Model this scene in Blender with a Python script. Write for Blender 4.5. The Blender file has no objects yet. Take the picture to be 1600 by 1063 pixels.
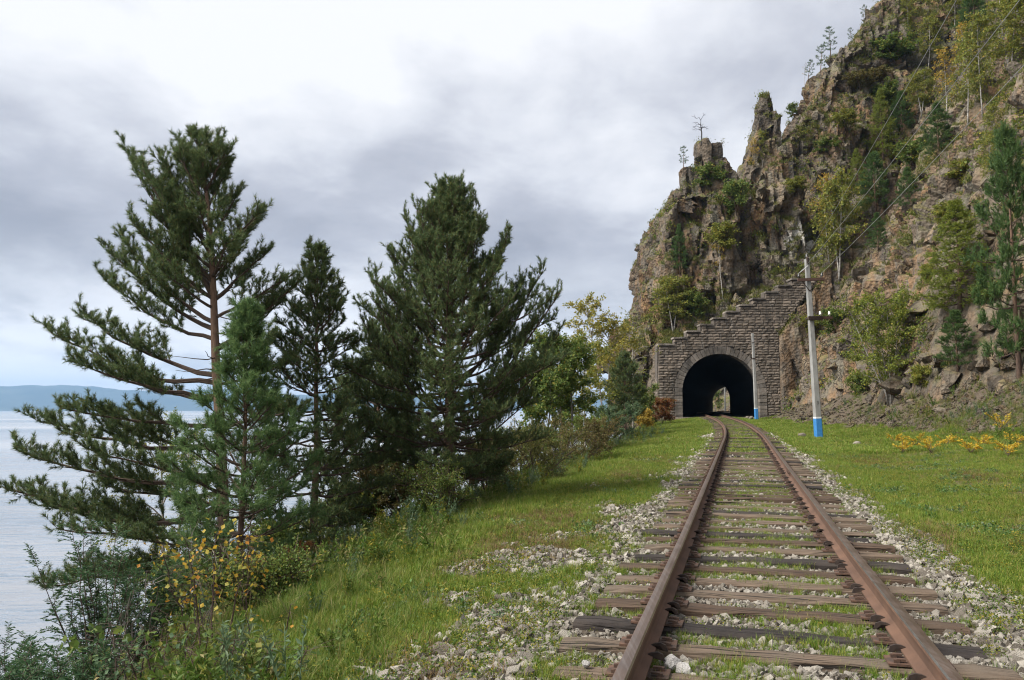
import bpy, math, random
import numpy as np
from mathutils import Vector, Matrix
from mathutils.bvhtree import BVHTree

random.seed(7)
RNG = np.random.default_rng(7)
SC = bpy.context.scene
COL = SC.collection
rad = math.radians
# ------------------------------------------------------------------ camera
PITCH = rad(5.03); FPX = 1244.4; CAMZ = 1.5
cam_d = bpy.data.cameras.new('camera'); cam = bpy.data.objects.new('camera', cam_d); COL.objects.link(cam)
cam.location = (0, 0, CAMZ); cam.rotation_euler = (rad(90) + PITCH, 0, 0)
cam_d.lens = 28; cam_d.sensor_width = 36; cam_d.clip_start = 0.1; cam_d.clip_end = 60000
SC.camera = cam
# ------------------------------------------------------------------ sky
SUN_DIR = Vector((-0.62, -0.20, 0.72)).normalized()
W = bpy.data.worlds.new('World'); SC.world = W; W.use_nodes = True
wn = W.node_tree.nodes; wl = W.node_tree.links; wn.clear()
def wnode(t, **k):
    n = wn.new(t)
    for a, b in k.items(): setattr(n, a, b)
    return n
def wmath(op, a, b=None):
    n = wnode('ShaderNodeMath', operation=op)
    for i, v in enumerate((a, b)):
        if v is None: continue
        if isinstance(v, (int, float)): n.inputs[i].default_value = v
        else: wl.new(v, n.inputs[i])
    return n.outputs[0]
tc = wnode('ShaderNodeTexCoord'); sep = wnode('ShaderNodeSeparateXYZ'); wl.new(tc.outputs['Generated'], sep.inputs[0])
zz = wmath('ADD', wmath('MAXIMUM', sep.outputs[2], 0.0), 0.30)
cmb = wnode('ShaderNodeCombineXYZ')
wl.new(wmath('DIVIDE', sep.outputs[0], zz), cmb.inputs[0]); wl.new(wmath('DIVIDE', sep.outputs[1], zz), cmb.inputs[1])
def wnoise(scale, detail, rough, off, dist=0.0):
    mp = wnode('ShaderNodeMapping'); mp.inputs['Location'].default_value = off
    wl.new(cmb.outputs[0], mp.inputs[0])
    n = wnode('ShaderNodeTexNoise'); n.inputs['Scale'].default_value = scale; n.inputs['Detail'].default_value = detail
    n.inputs['Roughness'].default_value = rough; n.inputs['Distortion'].default_value = dist
    wl.new(mp.outputs[0], n.inputs['Vector']); return n.outputs['Fac']
n1 = wnoise(1.05, 9, 0.50, (6.053, 13.89, 8.34), 0.25)
n2 = wnoise(3.4, 9, 0.56, (3.1, 0.7, 2.0), 0.2)
mixn = wmath('ADD', wmath('MULTIPLY', n1, 0.70), wmath('MULTIPLY', n2, 0.30))
rmp = wnode('ShaderNodeValToRGB'); wl.new(mixn, rmp.inputs[0])
e = rmp.color_ramp.elements
e[0].position = 0.35; e[0].color = (0.225, 0.235, 0.272, 1)
e[1].position = 0.585; e[1].color = (0.55, 0.555, 0.575, 1)
x = e.new(0.45); x.color = (0.315, 0.325, 0.365, 1)
x = e.new(0.515); x.color = (0.43, 0.44, 0.475, 1)
sky = wnode('ShaderNodeTexSky', sky_type='NISHITA'); sky.sun_disc = False
sky.sun_elevation = math.asin(SUN_DIR.z); sky.sun_rotation = math.atan2(SUN_DIR.x, SUN_DIR.y)
bg_sky = wnode('ShaderNodeBackground'); bg_sky.inputs[1].default_value = 0.10; wl.new(sky.outputs[0], bg_sky.inputs[0])
bg_cl = wnode('ShaderNodeBackground'); bg_cl.inputs[1].default_value = 0.79
# low bank of brighter cloud towards the horizon, all the way round
hz = wnode('ShaderNodeMapRange'); wl.new(sep.outputs[2], hz.inputs[0])
hz.inputs[1].default_value = 0.06; hz.inputs[2].default_value = 0.20; hz.inputs[3].default_value = 0.9; hz.inputs[4].default_value = 0.0
brk = wnode('ShaderNodeMapRange'); wl.new(n2, brk.inputs[0]); brk.inputs[1].default_value = 0.36; brk.inputs[2].default_value = 0.56; brk.inputs[3].default_value = 0.45; brk.inputs[4].default_value = 1.0
mixc = wnode('ShaderNodeMix', data_type='RGBA'); wl.new(wmath('MULTIPLY', hz.outputs[0], brk.outputs[0]), mixc.inputs[0])
wl.new(rmp.outputs[0], mixc.inputs[6]); mixc.inputs[7].default_value = (0.62, 0.625, 0.64, 1)
wl.new(mixc.outputs[2], bg_cl.inputs[0])
cov = wnode('ShaderNodeValToRGB'); wl.new(n2, cov.inputs[0])
cov.color_ramp.elements[0].position = 0.22; cov.color_ramp.elements[0].color = (0.8, 0.8, 0.8, 1)
cov.color_ramp.elements[1].position = 0.34; cov.color_ramp.elements[1].color = (1, 1, 1, 1)
mxs = wnode('ShaderNodeMixShader'); wl.new(cov.outputs[0], mxs.inputs[0])
wl.new(bg_sky.outputs[0], mxs.inputs[1]); wl.new(bg_cl.outputs[0], mxs.inputs[2])
wo = wnode('ShaderNodeOutputWorld'); wl.new(mxs.outputs[0], wo.inputs[0])
# ------------------------------------------------------------------ sun behind thin cloud
sd = bpy.data.lights.new('sun', 'SUN'); sd.energy = 3.4; sd.angle = rad(30); sd.color = (1.0, 0.965, 0.90)
so = bpy.data.objects.new('sun', sd); COL.objects.link(so); so.rotation_euler = (-SUN_DIR).to_track_quat('-Z', 'Y').to_euler()
# ------------------------------------------------------------------ exposure
vs = SC.view_settings; vs.view_transform = 'Standard'; vs.look = 'None'; vs.exposure = 1.2; vs.gamma = 1.0; vs.use_curve_mapping = False
SC.render.engine = 'CYCLES'
SC.cycles.max_bounces = 7; SC.cycles.diffuse_bounces = 4; SC.cycles.glossy_bounces = 2; SC.cycles.transmission_bounces = 5; SC.cycles.filter_width = 1.15
SC.cycles.transparent_max_bounces = 4; SC.cycles.volume_bounces = 0; SC.cycles.use_denoising = True
SC.cycles.sample_clamp_indirect = 4; SC.cycles.caustics_reflective = False; SC.cycles.caustics_refractive = False

# ================================================================== helpers
def at(px, py, Y):
    """a photograph point at forward distance Y -> world"""
    u = (px - 800) / FPX; v = (531.5 - py) / FPX
    dy = math.cos(PITCH) - v * math.sin(PITCH); dz = math.sin(PITCH) + v * math.cos(PITCH)
    return np.array((u * Y / dy, Y, CAMZ + dz * Y / dy))
def ray(px, py):
    p = at(px, py, 1.0) - np.array((0, 0, CAMZ)); return Vector(p).normalized()
def sm(a, b, x):
    t = np.clip((np.asarray(x, float) - a) / (b - a), 0, 1); return t * t * (3 - 2 * t)
def hash3(i, j, k, s=0):
    h = (i.astype(np.int64) * 374761393 + j.astype(np.int64) * 668265263 + k.astype(np.int64) * 2147483647 + s * 144665 + 1013) & 0xFFFFFFFF
    h = ((h ^ (h >> 13)) * 1274126177) & 0xFFFFFFFF
    h = ((h ^ (h >> 15)) * 2246822519) & 0xFFFFFFFF
    return ((h ^ (h >> 16)) & 0xFFFFFF) / float(0xFFFFFF)
def vnoise(P, s=0):
    F = np.floor(P); f = P - F; I = F.astype(np.int64); f = f * f * (3 - 2 * f)
    r = 0
    for dx in (0, 1):
        wx = f[:, 0] if dx else 1 - f[:, 0]
        for dy in (0, 1):
            wy = f[:, 1] if dy else 1 - f[:, 1]
            for dz in (0, 1):
                wz = f[:, 2] if dz else 1 - f[:, 2]
                r = r + wx * wy * wz * hash3(I[:, 0] + dx, I[:, 1] + dy, I[:, 2] + dz, s)
    return r
def fbm(P, oct=3, s=0):
    r = 0; a = 1; t = 0; Q = np.array(P, float)
    for o in range(oct):
        r = r + a * (vnoise(Q, s + o) * 2 - 1); t += a; a *= 0.5; Q = Q * 2.03 + 7.7
    return r / t
def cells(P, s=0, tilt=False):
    """F1, F2, id of a jittered-cell pattern"""
    F = np.floor(P).astype(np.int64); n = len(P)
    f1 = np.full(n, 9.0); f2 = np.full(n, 9.0); cid = np.zeros(n); til = np.zeros(n)
    for dx in (-1, 0, 1):
        for dy in (-1, 0, 1):
            for dz in (-1, 0, 1):
                i, j, k = F[:, 0] + dx, F[:, 1] + dy, F[:, 2] + dz
                q = np.stack((i + hash3(i, j, k, s), j + hash3(i, j, k, s + 1), k + hash3(i, j, k, s + 2)), 1)
                d = np.sqrt(((q - P) ** 2).sum(1)); h = hash3(i, j, k, s + 3)
                c = d < f1
                e0 = (P - q); tl = e0[:, 0] * (hash3(i, j, k, s + 4) - .5) + e0[:, 1] * (hash3(i, j, k, s + 5) - .5) + e0[:, 2] * (hash3(i, j, k, s + 6) - .5)
                til = np.where(c, tl, til); f2 = np.where(c, f1, np.minimum(f2, d)); cid = np.where(c, h, cid); f1 = np.where(c, d, f1)
    return (f1, f2, cid, til) if tilt else (f1, f2, cid)
def n2d(x, y, sc, s=0, oct=3):
    x, y = np.broadcast_arrays(np.asarray(x, float), np.asarray(y, float))
    return fbm(np.stack((x.ravel() / sc, y.ravel() / sc, np.full(x.size, 3.7 + s)), 1), oct, s).reshape(x.shape)

class MB:
    """collects vertices and faces for ONE mesh object"""
    def __init__(s): s.v = []; s.f = {3: [], 4: []}; s.m = {3: [], 4: []}; s.n = 0
    def add(s, V, F, m=0):
        V = np.asarray(V, float).reshape(-1, 3); F = np.asarray(F, np.int64)
        if len(F):
            k = F.shape[1]; s.f[k].append(F + s.n); s.m[k].append(np.full(len(F), m))
        s.v.append(V); s.n += len(V)
    def add2(s, V, Q, T, m=0):
        V = np.asarray(V, float).reshape(-1, 3)
        for F in (Q, T):
            F = np.asarray(F, np.int64)
            if len(F): s.f[F.shape[1]].append(F + s.n); s.m[F.shape[1]].append(np.full(len(F), m))
        s.v.append(V); s.n += len(V)
    def box(s, c, d, R=None, m=0, jit=0, rng=None):
        c = np.asarray(c, float); d = np.asarray(d, float) / 2
        V = np.array([(x, y, z) for x in (-1, 1) for y in (-1, 1) for z in (-1, 1)], float) * d
        if jit: V = V + (rng or RNG).uniform(-jit, jit, V.shape)
        if R is not None: V = V @ np.asarray(R).T
        s.add(V + c, [(0, 1, 3, 2), (4, 6, 7, 5), (0, 4, 5, 1), (2, 3, 7, 6), (0, 2, 6, 4), (1, 5, 7, 3)], m)
    def tube(s, P, r, k=6, m=0, cap=True):
        P = np.asarray(P, float); n = len(P); r = np.broadcast_to(np.asarray(r, float), (n,))
        T = np.gradient(P, axis=0); T /= np.linalg.norm(T, axis=1)[:, None] + 1e-9
        a = np.array((0, 0, 1.0)) if abs(T[0, 2]) < 0.8 else np.array((1.0, 0, 0))
        U = np.cross(T, a); U /= np.linalg.norm(U, axis=1)[:, None] + 1e-9; Wv = np.cross(T, U)
        th = np.arange(k) * 2 * math.pi / k
        V = P[:, None] + r[:, None, None] * (np.cos(th)[None, :, None] * U[:, None] + np.sin(th)[None, :, None] * Wv[:, None])
        i = np.arange(n - 1)[:, None] * k; j = np.arange(k)[None]
        a_, b_ = i + j, i + (j + 1) % k
        Q = np.stack((a_, b_, b_ + k, a_ + k), -1).reshape(-1, 4)
        V = V.reshape(-1, 3)
        Tt = []
        if cap:
            V = np.vstack((V, P[:1], P[-1:])); c0, c1 = n * k, n * k + 1
            Tt = [(c0, (q + 1) % k, q) for q in range(k)] + [(c1, (n - 1) * k + q, (n - 1) * k + (q + 1) % k) for q in range(k)]
        s.add2(V, Q, Tt, m)
    def mesh(s, name, mats, smooth=False):
        me = bpy.data.meshes.new(name)
        V = np.vstack(s.v) if s.v else np.zeros((0, 3))
        T = np.vstack(s.f[3]) if s.f[3] else np.zeros((0, 3), np.int64)
        Q = np.vstack(s.f[4]) if s.f[4] else np.zeros((0, 4), np.int64)
        mi = np.concatenate([np.concatenate(s.m[k]) for k in (3, 4) if s.m[k]]) if (s.m[3] or s.m[4]) else np.zeros(0)
        me.vertices.add(len(V)); me.vertices.foreach_set('co', V.astype(np.float32).ravel())
        L = np.concatenate((T.ravel(), Q.ravel())); nt, nq = len(T), len(Q)
        me.loops.add(len(L)); me.loops.foreach_set('vertex_index', L.astype(np.int32))
        st = np.concatenate((np.arange(nt) * 3, nt * 3 + np.arange(nq) * 4))
        me.polygons.add(nt + nq); me.polygons.foreach_set('loop_start', st.astype(np.int32))
        me.polygons.foreach_set('loop_total', np.concatenate((np.full(nt, 3), np.full(nq, 4))).astype(np.int32))
        me.polygons.foreach_set('material_index', mi.astype(np.int32))
        me.polygons.foreach_set('use_smooth', np.full(nt + nq, smooth))
        for m in (mats if isinstance(mats, (list, tuple)) else [mats]): me.materials.append(m)
        me.update(); me.validate(); return me
    def build(s, name, mats, parent=None, smooth=False, loc=None):
        return obj(name, s.mesh(name, mats, smooth), parent, loc)
def obj(name, me, parent=None, loc=None):
    o = bpy.data.objects.new(name, me); COL.objects.link(o); o.parent = parent
    if loc is not None: o.location = Vector([float(q) for q in loc])
    return o
def empty(name, loc, rz=0.0):
    o = obj(name, None, None, loc); o.empty_display_size = 0.2; o.rotation_euler = (0, 0, rz); return o
def tag(o, label=None, cat=None, group=None, kind=None):
    if label: o['label'] = label
    if cat: o['category'] = cat
    if group: o['group'] = group
    if kind: o['kind'] = kind
    return o
def copy_tree(o, parent=None):
    c = o.copy(); COL.objects.link(c); c.parent = parent
    for ch in o.children: copy_tree(ch, c)
    return c

# ------------------------------------------------------------------ materials
class NT:
    def __init__(s, name):
        s.m = bpy.data.materials.new(name); s.m.use_nodes = True; s.t = s.m.node_tree; s.t.nodes.clear()
        s.out = s.n('ShaderNodeOutputMaterial'); s.b = s.n('ShaderNodeBsdfPrincipled'); s.l(s.b.outputs[0], s.out.inputs[0])
    def n(s, t, **k):
        x = s.t.nodes.new(t)
        for a, b in k.items(): setattr(x, a, b)
        return x
    def l(s, a, b): s.t.links.new(a, b)
    def set(s, sock, v):
        if isinstance(v, bpy.types.NodeSocket): s.l(v, sock)
        elif isinstance(v, (tuple, list)) and len(v) == 3 and sock.type == 'RGBA': sock.default_value = (*v, 1)
        else: sock.default_value = v
    def obj(s): return s.n('ShaderNodeTexCoord').outputs['Object']
    def geo(s): return s.n('ShaderNodeNewGeometry')
    def mapn(s, vec, sc=(1, 1, 1), rot=(0, 0, 0), loc=(0, 0, 0)):
        m = s.n('ShaderNodeMapping'); s.l(vec, m.inputs[0]); m.inputs['Scale'].default_value = sc; m.inputs['Rotation'].default_value = rot; m.inputs['Location'].default_value = loc
        return m.outputs[0]
    def noise(s, vec, sc, det=4, ro=0.55, dist=0):
        x = s.n('ShaderNodeTexNoise'); s.l(vec, x.inputs['Vector']); x.inputs['Scale'].default_value = sc; x.inputs['Detail'].default_value = det
        x.inputs['Roughness'].default_value = ro; x.inputs['Distortion'].default_value = dist; return x.outputs['Fac']
    def vor(s, vec, sc, out='Distance', feat='F1'):
        x = s.n('ShaderNodeTexVoronoi', feature=feat); s.l(vec, x.inputs['Vector']); x.inputs['Scale'].default_value = sc; return x.outputs[out]
    def mr(s, v, a, b, c=0.0, d=1.0):
        x = s.n('ShaderNodeMapRange'); s.l(v, x.inputs[0])
        for i, q in enumerate((a, b, c, d)): x.inputs[i + 1].default_value = q
        return x.outputs[0]
    def mix(s, f, a, b, mode='MIX'):
        x = s.n('ShaderNodeMix', data_type='RGBA', blend_type=mode); s.set(x.inputs[0], f); s.set(x.inputs[6], a); s.set(x.inputs[7], b); return x.outputs[2]
    def math(s, op, a, b=0.0):
        x = s.n('ShaderNodeMath', operation=op); s.set(x.inputs[0], a); s.set(x.inputs[1], b); return x.outputs[0]
    def attr(s, name, out='Fac'):
        x = s.n('ShaderNodeAttribute', attribute_name=name); return x.outputs[out]
    def ramp(s, v, stops):
        x = s.n('ShaderNodeValToRGB'); s.l(v, x.inputs[0]); el = x.color_ramp.elements
        el[0].position, el[0].color = stops[0][0], (*stops[0][1], 1); el[1].position, el[1].color = stops[-1][0], (*stops[-1][1], 1)
        for p, c in stops[1:-1]: q = el.new(p); q.color = (*c, 1)
        return x.outputs[0]
    def bump(s, h, st=0.5, d=0.02, nrm=None):
        x = s.n('ShaderNodeBump'); x.inputs['Strength'].default_value = st; x.inputs['Distance'].default_value = d; s.l(h, x.inputs['Height'])
        if nrm is not None: s.l(nrm, x.inputs['Normal'])
        return x.outputs[0]
    def fin(s, col=None, rough=0.85, nrm=None, **k):
        if col is not None: s.set(s.b.inputs['Base Color'], col)
        s.set(s.b.inputs['Roughness'], rough)
        if nrm is not None: s.l(nrm, s.b.inputs['Normal'])
        for a, v in k.items(): s.set(s.b.inputs[a], v)
        return s.m
def simple(name, c1, c2=None, sc=6, rough=0.85, bump=0.3, bd=0.01, stretch=(1, 1, 1), **k):
    t = NT(name); v = t.mapn(t.obj(), stretch); f = t.noise(v, sc, 6, 0.6)
    return t.fin(t.mix(t.mr(f, 0.35, 0.65), c1, c2 or tuple(q * 0.6 for q in c1)), rough, t.bump(f, bump, bd), **k)
def leafmat(name, stops, trans=0.35, rough=0.6, per_obj=False):
    """colour differs from leaf to leaf"""
    t = NT(name)
    if per_obj:
        r = t.math('FRACT', t.math('ADD', t.n('ShaderNodeObjectInfo').outputs['Random'], t.math('MULTIPLY', t.geo().outputs['Random Per Island'], 0.6)))
    else: r = t.geo().outputs['Random Per Island']
    c = t.ramp(r, stops)
    t.fin(c, rough); t.b.inputs['Specular IOR Level'].default_value = 0.25
    if trans:
        tr = t.n('ShaderNodeBsdfTranslucent'); t.l(c, tr.inputs[0])
        mx = t.n('ShaderNodeMixShader'); mx.inputs[0].default_value = trans
        t.l(t.b.outputs[0], mx.inputs[1]); t.l(tr.outputs[0], mx.inputs[2]); t.l(mx.outputs[0], t.out.inputs[0])
    return t.m

# ================================================================== track line and ground shape
def cx(Y):
    Y = np.asarray(Y, float); u = np.maximum(Y - 80, 0)
    return np.where(Y <= 80, 0.2 + 0.285 * Y - 0.00111 * np.maximum(Y - 30, 0) ** 2, 20.225 + 0.174 * u + 0.00084 * u * u)
def tz(Y):
    Y = np.asarray(Y, float)
    return np.where(Y < 80, 0.85 * np.maximum(Y - 8, 0) ** 1.15 / 72 ** 1.15, 0.85 + 0.0012 * (Y - 80))
CY = 0.962
PT = [-60, -40, -18, -14.5, -11, -8.8, -7.2, -5.8, -4.2, -2.9, -2.0, -1.5, 0, 1.5, 2.0, 2.9, 5, 8, 11, 14, 20, 40]
PZ = [-12, -10, -7.0, -5.6, -3.5, -2.0, -.98, -.55, -.33, -.20, -.13, -.085, -.058, -.08, -.125, -.17, -.12, .16, .70, 1.5, 3.2, 8]
def gz(X, Y, detail=True):
    X = np.asarray(X, float); Y = np.asarray(Y, float); t = (X - cx(Y)) * CY
    ed = np.interp(Y, [3, 6, 9, 14], [2.9, 3.7, 4.5, 5.3]); te = np.where(t < -1.5, -1.5 + (t + 1.5) * 3.8 / (ed - 1.5), t)
    z = tz(Y) + np.interp(te, PT, PZ)
    if detail:
        w = sm(1.6, 4.5, np.abs(t)) * np.where(Y > 79, 0.0, 1.0)
        z = z + w * (0.22 * n2d(X, Y, 3.3, 1) + 0.05 * n2d(X, Y, 0.7, 2)) + 0.018 * n2d(X, Y, 0.35, 3, 2)
    fd = X - (16.4 + .13 * Y) + 2.6 + .5 * np.sin(Y * .45) + .4 * np.sin(Y * 1.1 + 2)
    z = z + np.where(t > 3, .27 * np.clip(fd, 0, 4.5) ** 1.25 * sm(78, 70, Y) * sm(8, 20, Y), 0)
    ins = (Y > 79) & (np.abs(t) < 7)
    return np.where(ins, tz(Y) - .06, z)

# ================================================================== materials used
def rock_material():
    t = NT('cliff_rock'); p = t.obj(); g = t.geo()
    a = t.attr('tone')
    big = t.noise(p, 0.09, 4, 0.55); mid = t.noise(p, 0.55, 7, 0.62, 0.4); fine = t.noise(p, 3.2, 8, 0.68)
    st = t.noise(t.mapn(p, (1.0, 1.0, 0.35), (0.25, 0.3, 0)), 0.9, 6, 0.6)
    base = t.ramp(t.math('ADD', t.math('MULTIPLY', mid, 0.45), t.math('MULTIPLY', a, 0.55)),
                  [(0.20, (.030, .026, .021)), (0.38, (.060, .050, .039)), (0.56, (.110, .089, .067)), (0.78, (.205, .168, .128))])
    rust = t.math('MULTIPLY', t.mr(big, 0.40, 0.58), t.mr(st, 0.44, 0.58))
    base = t.mix(t.mr(t.noise(t.mapn(p, (1, 1, .5)), .16, 5, .6), .42, .62, 0, .55), base, t.mix(.5, base, (.05, .047, .046)))
    c = t.mix(t.math('MULTIPLY', rust, 0.75), base, (.235, .130, .056))
    c = t.mix(t.math('MULTIPLY', t.mr(fine, 0.35, 0.70), 0.30), c, t.mix(0.6, c, (.27, .235, .195)), 'MIX')
    c = t.mix(t.mr(fine, 0.40, 0.26), c, (.045, .038, .033))
    c = t.mix(t.math('MULTIPLY', t.attr('pale'), t.mr(mid, .46, .56)), c, (.75, .72, .67))
    lich = t.math('MULTIPLY', t.mr(t.noise(p, 0.35, 6, 0.6), 0.52, 0.66), 0.5)
    c = t.mix(lich, c, (.19, .18, .13))
    nz = t.n('ShaderNodeSeparateXYZ'); t.l(g.outputs['Normal'], nz.inputs[0])
    moss = t.math('MULTIPLY', t.mr(nz.outputs[2], 0.36, 0.66), t.mr(t.noise(p, 0.45, 6, 0.65), 0.38, 0.50))
    mossc = t.mix(t.mr(mid, .35, .65), (.075, .085, .026), (.135, .115, .045))
    c = t.mix(t.math('MULTIPLY', moss, t.attr('green')), c, mossc)
    wv = t.n('ShaderNodeVectorMath', operation='MULTIPLY_ADD'); nn_ = t.n('ShaderNodeTexNoise'); t.l(p, nn_.inputs['Vector']); nn_.inputs['Scale'].default_value = .9; nn_.inputs['Detail'].default_value = 5
    t.l(nn_.outputs['Color'], wv.inputs[0]); wv.inputs[1].default_value = (1.1, 1.1, 1.1); t.l(p, wv.inputs[2])
    v1 = t.vor(t.mapn(wv.outputs[0], (1, 1, .38), (.2, .22, 0)), 1.15, 'Distance', 'DISTANCE_TO_EDGE'); v2 = t.vor(t.mapn(wv.outputs[0], (.8, .8, 1.2), (.35, -.2, .5)), 2.4, 'Distance', 'DISTANCE_TO_EDGE')
    crack = t.math('MULTIPLY', t.mr(v1, 0.0, 0.045), t.mr(v2, 0.0, 0.05))
    h = t.math('ADD', t.math('ADD', t.math('MULTIPLY', fine, 0.35), t.math('MULTIPLY', t.vor(p, 3.6), 0.45)), t.math('ADD', t.math('MULTIPLY', t.mix(t.mr(t.noise(p, .5, 4, .6), .45, .60), (1, 1, 1), crack), 0.35), t.math('MULTIPLY', t.noise(p, 12, 5, .7), .15)))
    c = t.mix(t.math('MULTIPLY', t.mr(crack, 1, 0, 0, .8), t.mr(t.noise(p, .5, 4, .6), .47, .60)), c, (.03, .026, .022))
    return t.fin(c, 0.92, t.bump(h, 0.9, 0.32), **{'Specular IOR Level': 0.2})
M_ROCK = rock_material()

def ground_material():
    t = NT('ground_soil'); p = t.obj()
    n = t.noise(p, 0.6, 6, .6); f = t.noise(p, 9, 6, .65); ff = t.noise(p, 45, 4, .6)
    grass = t.mix(t.mr(n, .35, .65), (.065, .085, .020), (.105, .115, .032))
    grass = t.mix(t.mr(f, .36, .58), grass, (.095, .070, .038)); grass = t.mix(t.mr(t.noise(p, .9, 5, .6), .52, .66), grass, (.13, .098, .055))
    vo = t.vor(p, 22, 'Color'); vd = t.vor(p, 22)
    bw = t.n('ShaderNodeSeparateColor'); t.l(vo, bw.inputs[0])
    stone = t.ramp(bw.outputs[0], [(0, (.05, .041, .031)), (.6, (.105, .088, .068)), (1, (.26, .235, .20))])
    dirt = t.mix(t.mr(f, .35, .65), (.060, .046, .032), (.110, .086, .060))
    stony = t.mix(t.mr(n, .3, .55), dirt, stone)
    k = t.attr('stony'); k = t.mr(t.math('ADD', k, t.math('MULTIPLY', t.math('SUBTRACT', f, .5), 1.1)), .3, .7)
    earth = t.mix(t.mr(f, .35, .65), (.060, .046, .033), (.115, .090, .066)); earth = t.mix(t.mr(n, .5, .7, 0, .8), earth, (.085, .085, .035))
    stony = t.mix(t.attr('earth'), stony, earth)
    c = t.mix(k, grass, stony)
    h = t.math('ADD', t.math('MULTIPLY', vd, .8), t.math('MULTIPLY', ff, .5))
    return t.fin(c, .95, t.bump(h, .8, .03), **{'Specular IOR Level': 0.15})
M_GROUND = ground_material()

def sleeper_mat(name, c1, c2, c3):
    t = NT(name); p = t.obj(); r = t.n('ShaderNodeObjectInfo').outputs['Random']
    off = t.n('ShaderNodeCombineXYZ'); t.l(t.math('MULTIPLY', r, 37.0), off.inputs[0]); t.l(t.math('MULTIPLY', r, 11.0), off.inputs[1])
    q = t.n('ShaderNodeVectorMath', operation='ADD'); t.l(p, q.inputs[0]); t.l(off.outputs[0], q.inputs[1]); p = q.outputs[0]
    g = t.noise(t.mapn(p, (1.2, 26, 26)), 2.2, 7, .68, .3); b = t.noise(p, 2.2, 5, .6)
    crack = t.noise(t.mapn(p, (.55, 30, 14)), 1.6, 3, .5, .2)
    c = t.mix(t.mr(g, .34, .64), c1, c2); c = t.mix(t.mr(b, .45, .68), c, c3)
    c = t.mix(t.mr(crack, .42, .34), c, (.012, .010, .008))
    h = t.math('ADD', g, t.math('MULTIPLY', t.mr(crack, .34, .44), .9))
    return t.fin(c, .88, t.bump(h, .9, .012), **{'Specular IOR Level': .25})
M_SLP = [sleeper_mat('weathered_sleeper_wood', (.075, .052, .036), (.170, .124, .089), (.120, .094, .070)),
         sleeper_mat('tarred_sleeper_wood', (.016, .013, .012), (.038, .031, .028), (.055, .044, .037)),
         sleeper_mat('brown_sleeper_wood', (.045, .029, .020), (.100, .066, .045), (.078, .056, .040))]
def rust_mat():
    t = NT('rusty_rail_steel'); p = t.obj()
    f = t.noise(p, 14, 7, .65); b = t.noise(p, 1.4, 4, .6)
    c = t.mix(t.mr(f, .35, .66), (.085, .044, .028), (.145, .078, .048)); c = t.mix(t.mr(b, .5, .7), c, (.175, .098, .060))
    return t.fin(c, .78, t.bump(f, .35, .004))
M_RUST = rust_mat()
def runmat():
    t = NT('worn_rail_top'); p = t.obj(); g = t.noise(p, 4, 6, .6); f = t.noise(t.mapn(p, (30, .8, 1), (0, 0, rad(15.9))), 2.0, 4, .5)
    c = t.mix(t.mr(g, .35, .68), (.115, .078, .058), (.165, .115, .088)); c = t.mix(t.mr(f, .5, .7, 0, .6), c, (.22, .18, .155))
    return t.fin(c, t.mr(g, .3, .7, .30, .45), t.bump(g, .08, .002), Metallic=.6)
M_RUN = runmat()
M_RUSTD = simple('rail_web_rust', (.075, .039, .024), (.125, .066, .040), 2.5, .85, .2, .003)
M_SHINE = simple('polished_rail_edge', (.40, .37, .34), (.26, .22, .19), 6, .28, .05, .001, Metallic=.85)
M_DARKIRON = simple('dark_rusty_iron', (.020, .013, .010), (.050, .029, .020), 22, .8, .5, .004)
M_PLATE = simple('rusty_plate', (.105, .054, .033), (.040, .025, .018), 16, .85, .4, .004)
def stonemat(name, c1, c2, c3, sc=4.0, moss=.35, streak=False):
    t = NT(name); p = t.obj(); r = t.n('ShaderNodeObjectInfo').outputs['Random']; ri = t.geo().outputs['Random Per Island']
    rr = t.math('FRACT', t.math('ADD', r, ri))
    f = t.noise(p, sc, 7, .65); b = t.noise(p, .5, 4, .6)
    c = t.mix(t.mr(rr, .1, .9), c1, c2); c = t.mix(t.mr(f, .45, .7, 0, .7), c, c3)
    wp = t.geo().outputs['Position']; sx = t.n('ShaderNodeSeparateXYZ'); t.l(wp, sx.inputs[0])
    if streak:
        c = t.mix(t.mr(t.noise(t.mapn(wp, (1.3, 1, .12)), 1.0, 5, .6), .50, .66, 0, .6), c, (.045, .040, .034)); c = t.mix(t.mr(t.noise(t.mapn(wp, (2, 1, .2), (0, 0, 0), (7, 3, 1)), 1.0, 4, .6), .58, .70, 0, .35), c, (.34, .32, .29))
        so_ = t.math('ADD', t.math('POWER', t.math('DIVIDE', t.math('SUBTRACT', sx.outputs[0], 20.6), 2.9), 2.0), t.math('POWER', t.math('DIVIDE', t.math('SUBTRACT', sx.outputs[2], 7.3), 1.1), 2.0))
        c = t.mix(t.math('MULTIPLY', t.mr(so_, 1.0, .1), t.mr(t.noise(wp, .9, 4, .6), .35, .6, .2, .75)), c, (.022, .020, .019))
    c = t.mix(t.mr(b, .5, .72, 0, moss), c, (.055, .052, .040))
    return t.fin(c, .92, t.bump(f, .7, .05), **{'Specular IOR Level': .2})
M_BLOCK = stonemat('portal_stone', (.085, .070, .056), (.225, .180, .142), (.27, .23, .19), streak=True)
M_BLOCKL = stonemat('arch_stone', (.095, .084, .074), (.235, .200, .170), (.29, .255, .22), streak=True)
M_MORTAR = simple('dark_mortar', (.065, .053, .043), (.11, .09, .072), 5, .95, .5, .02)
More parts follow.
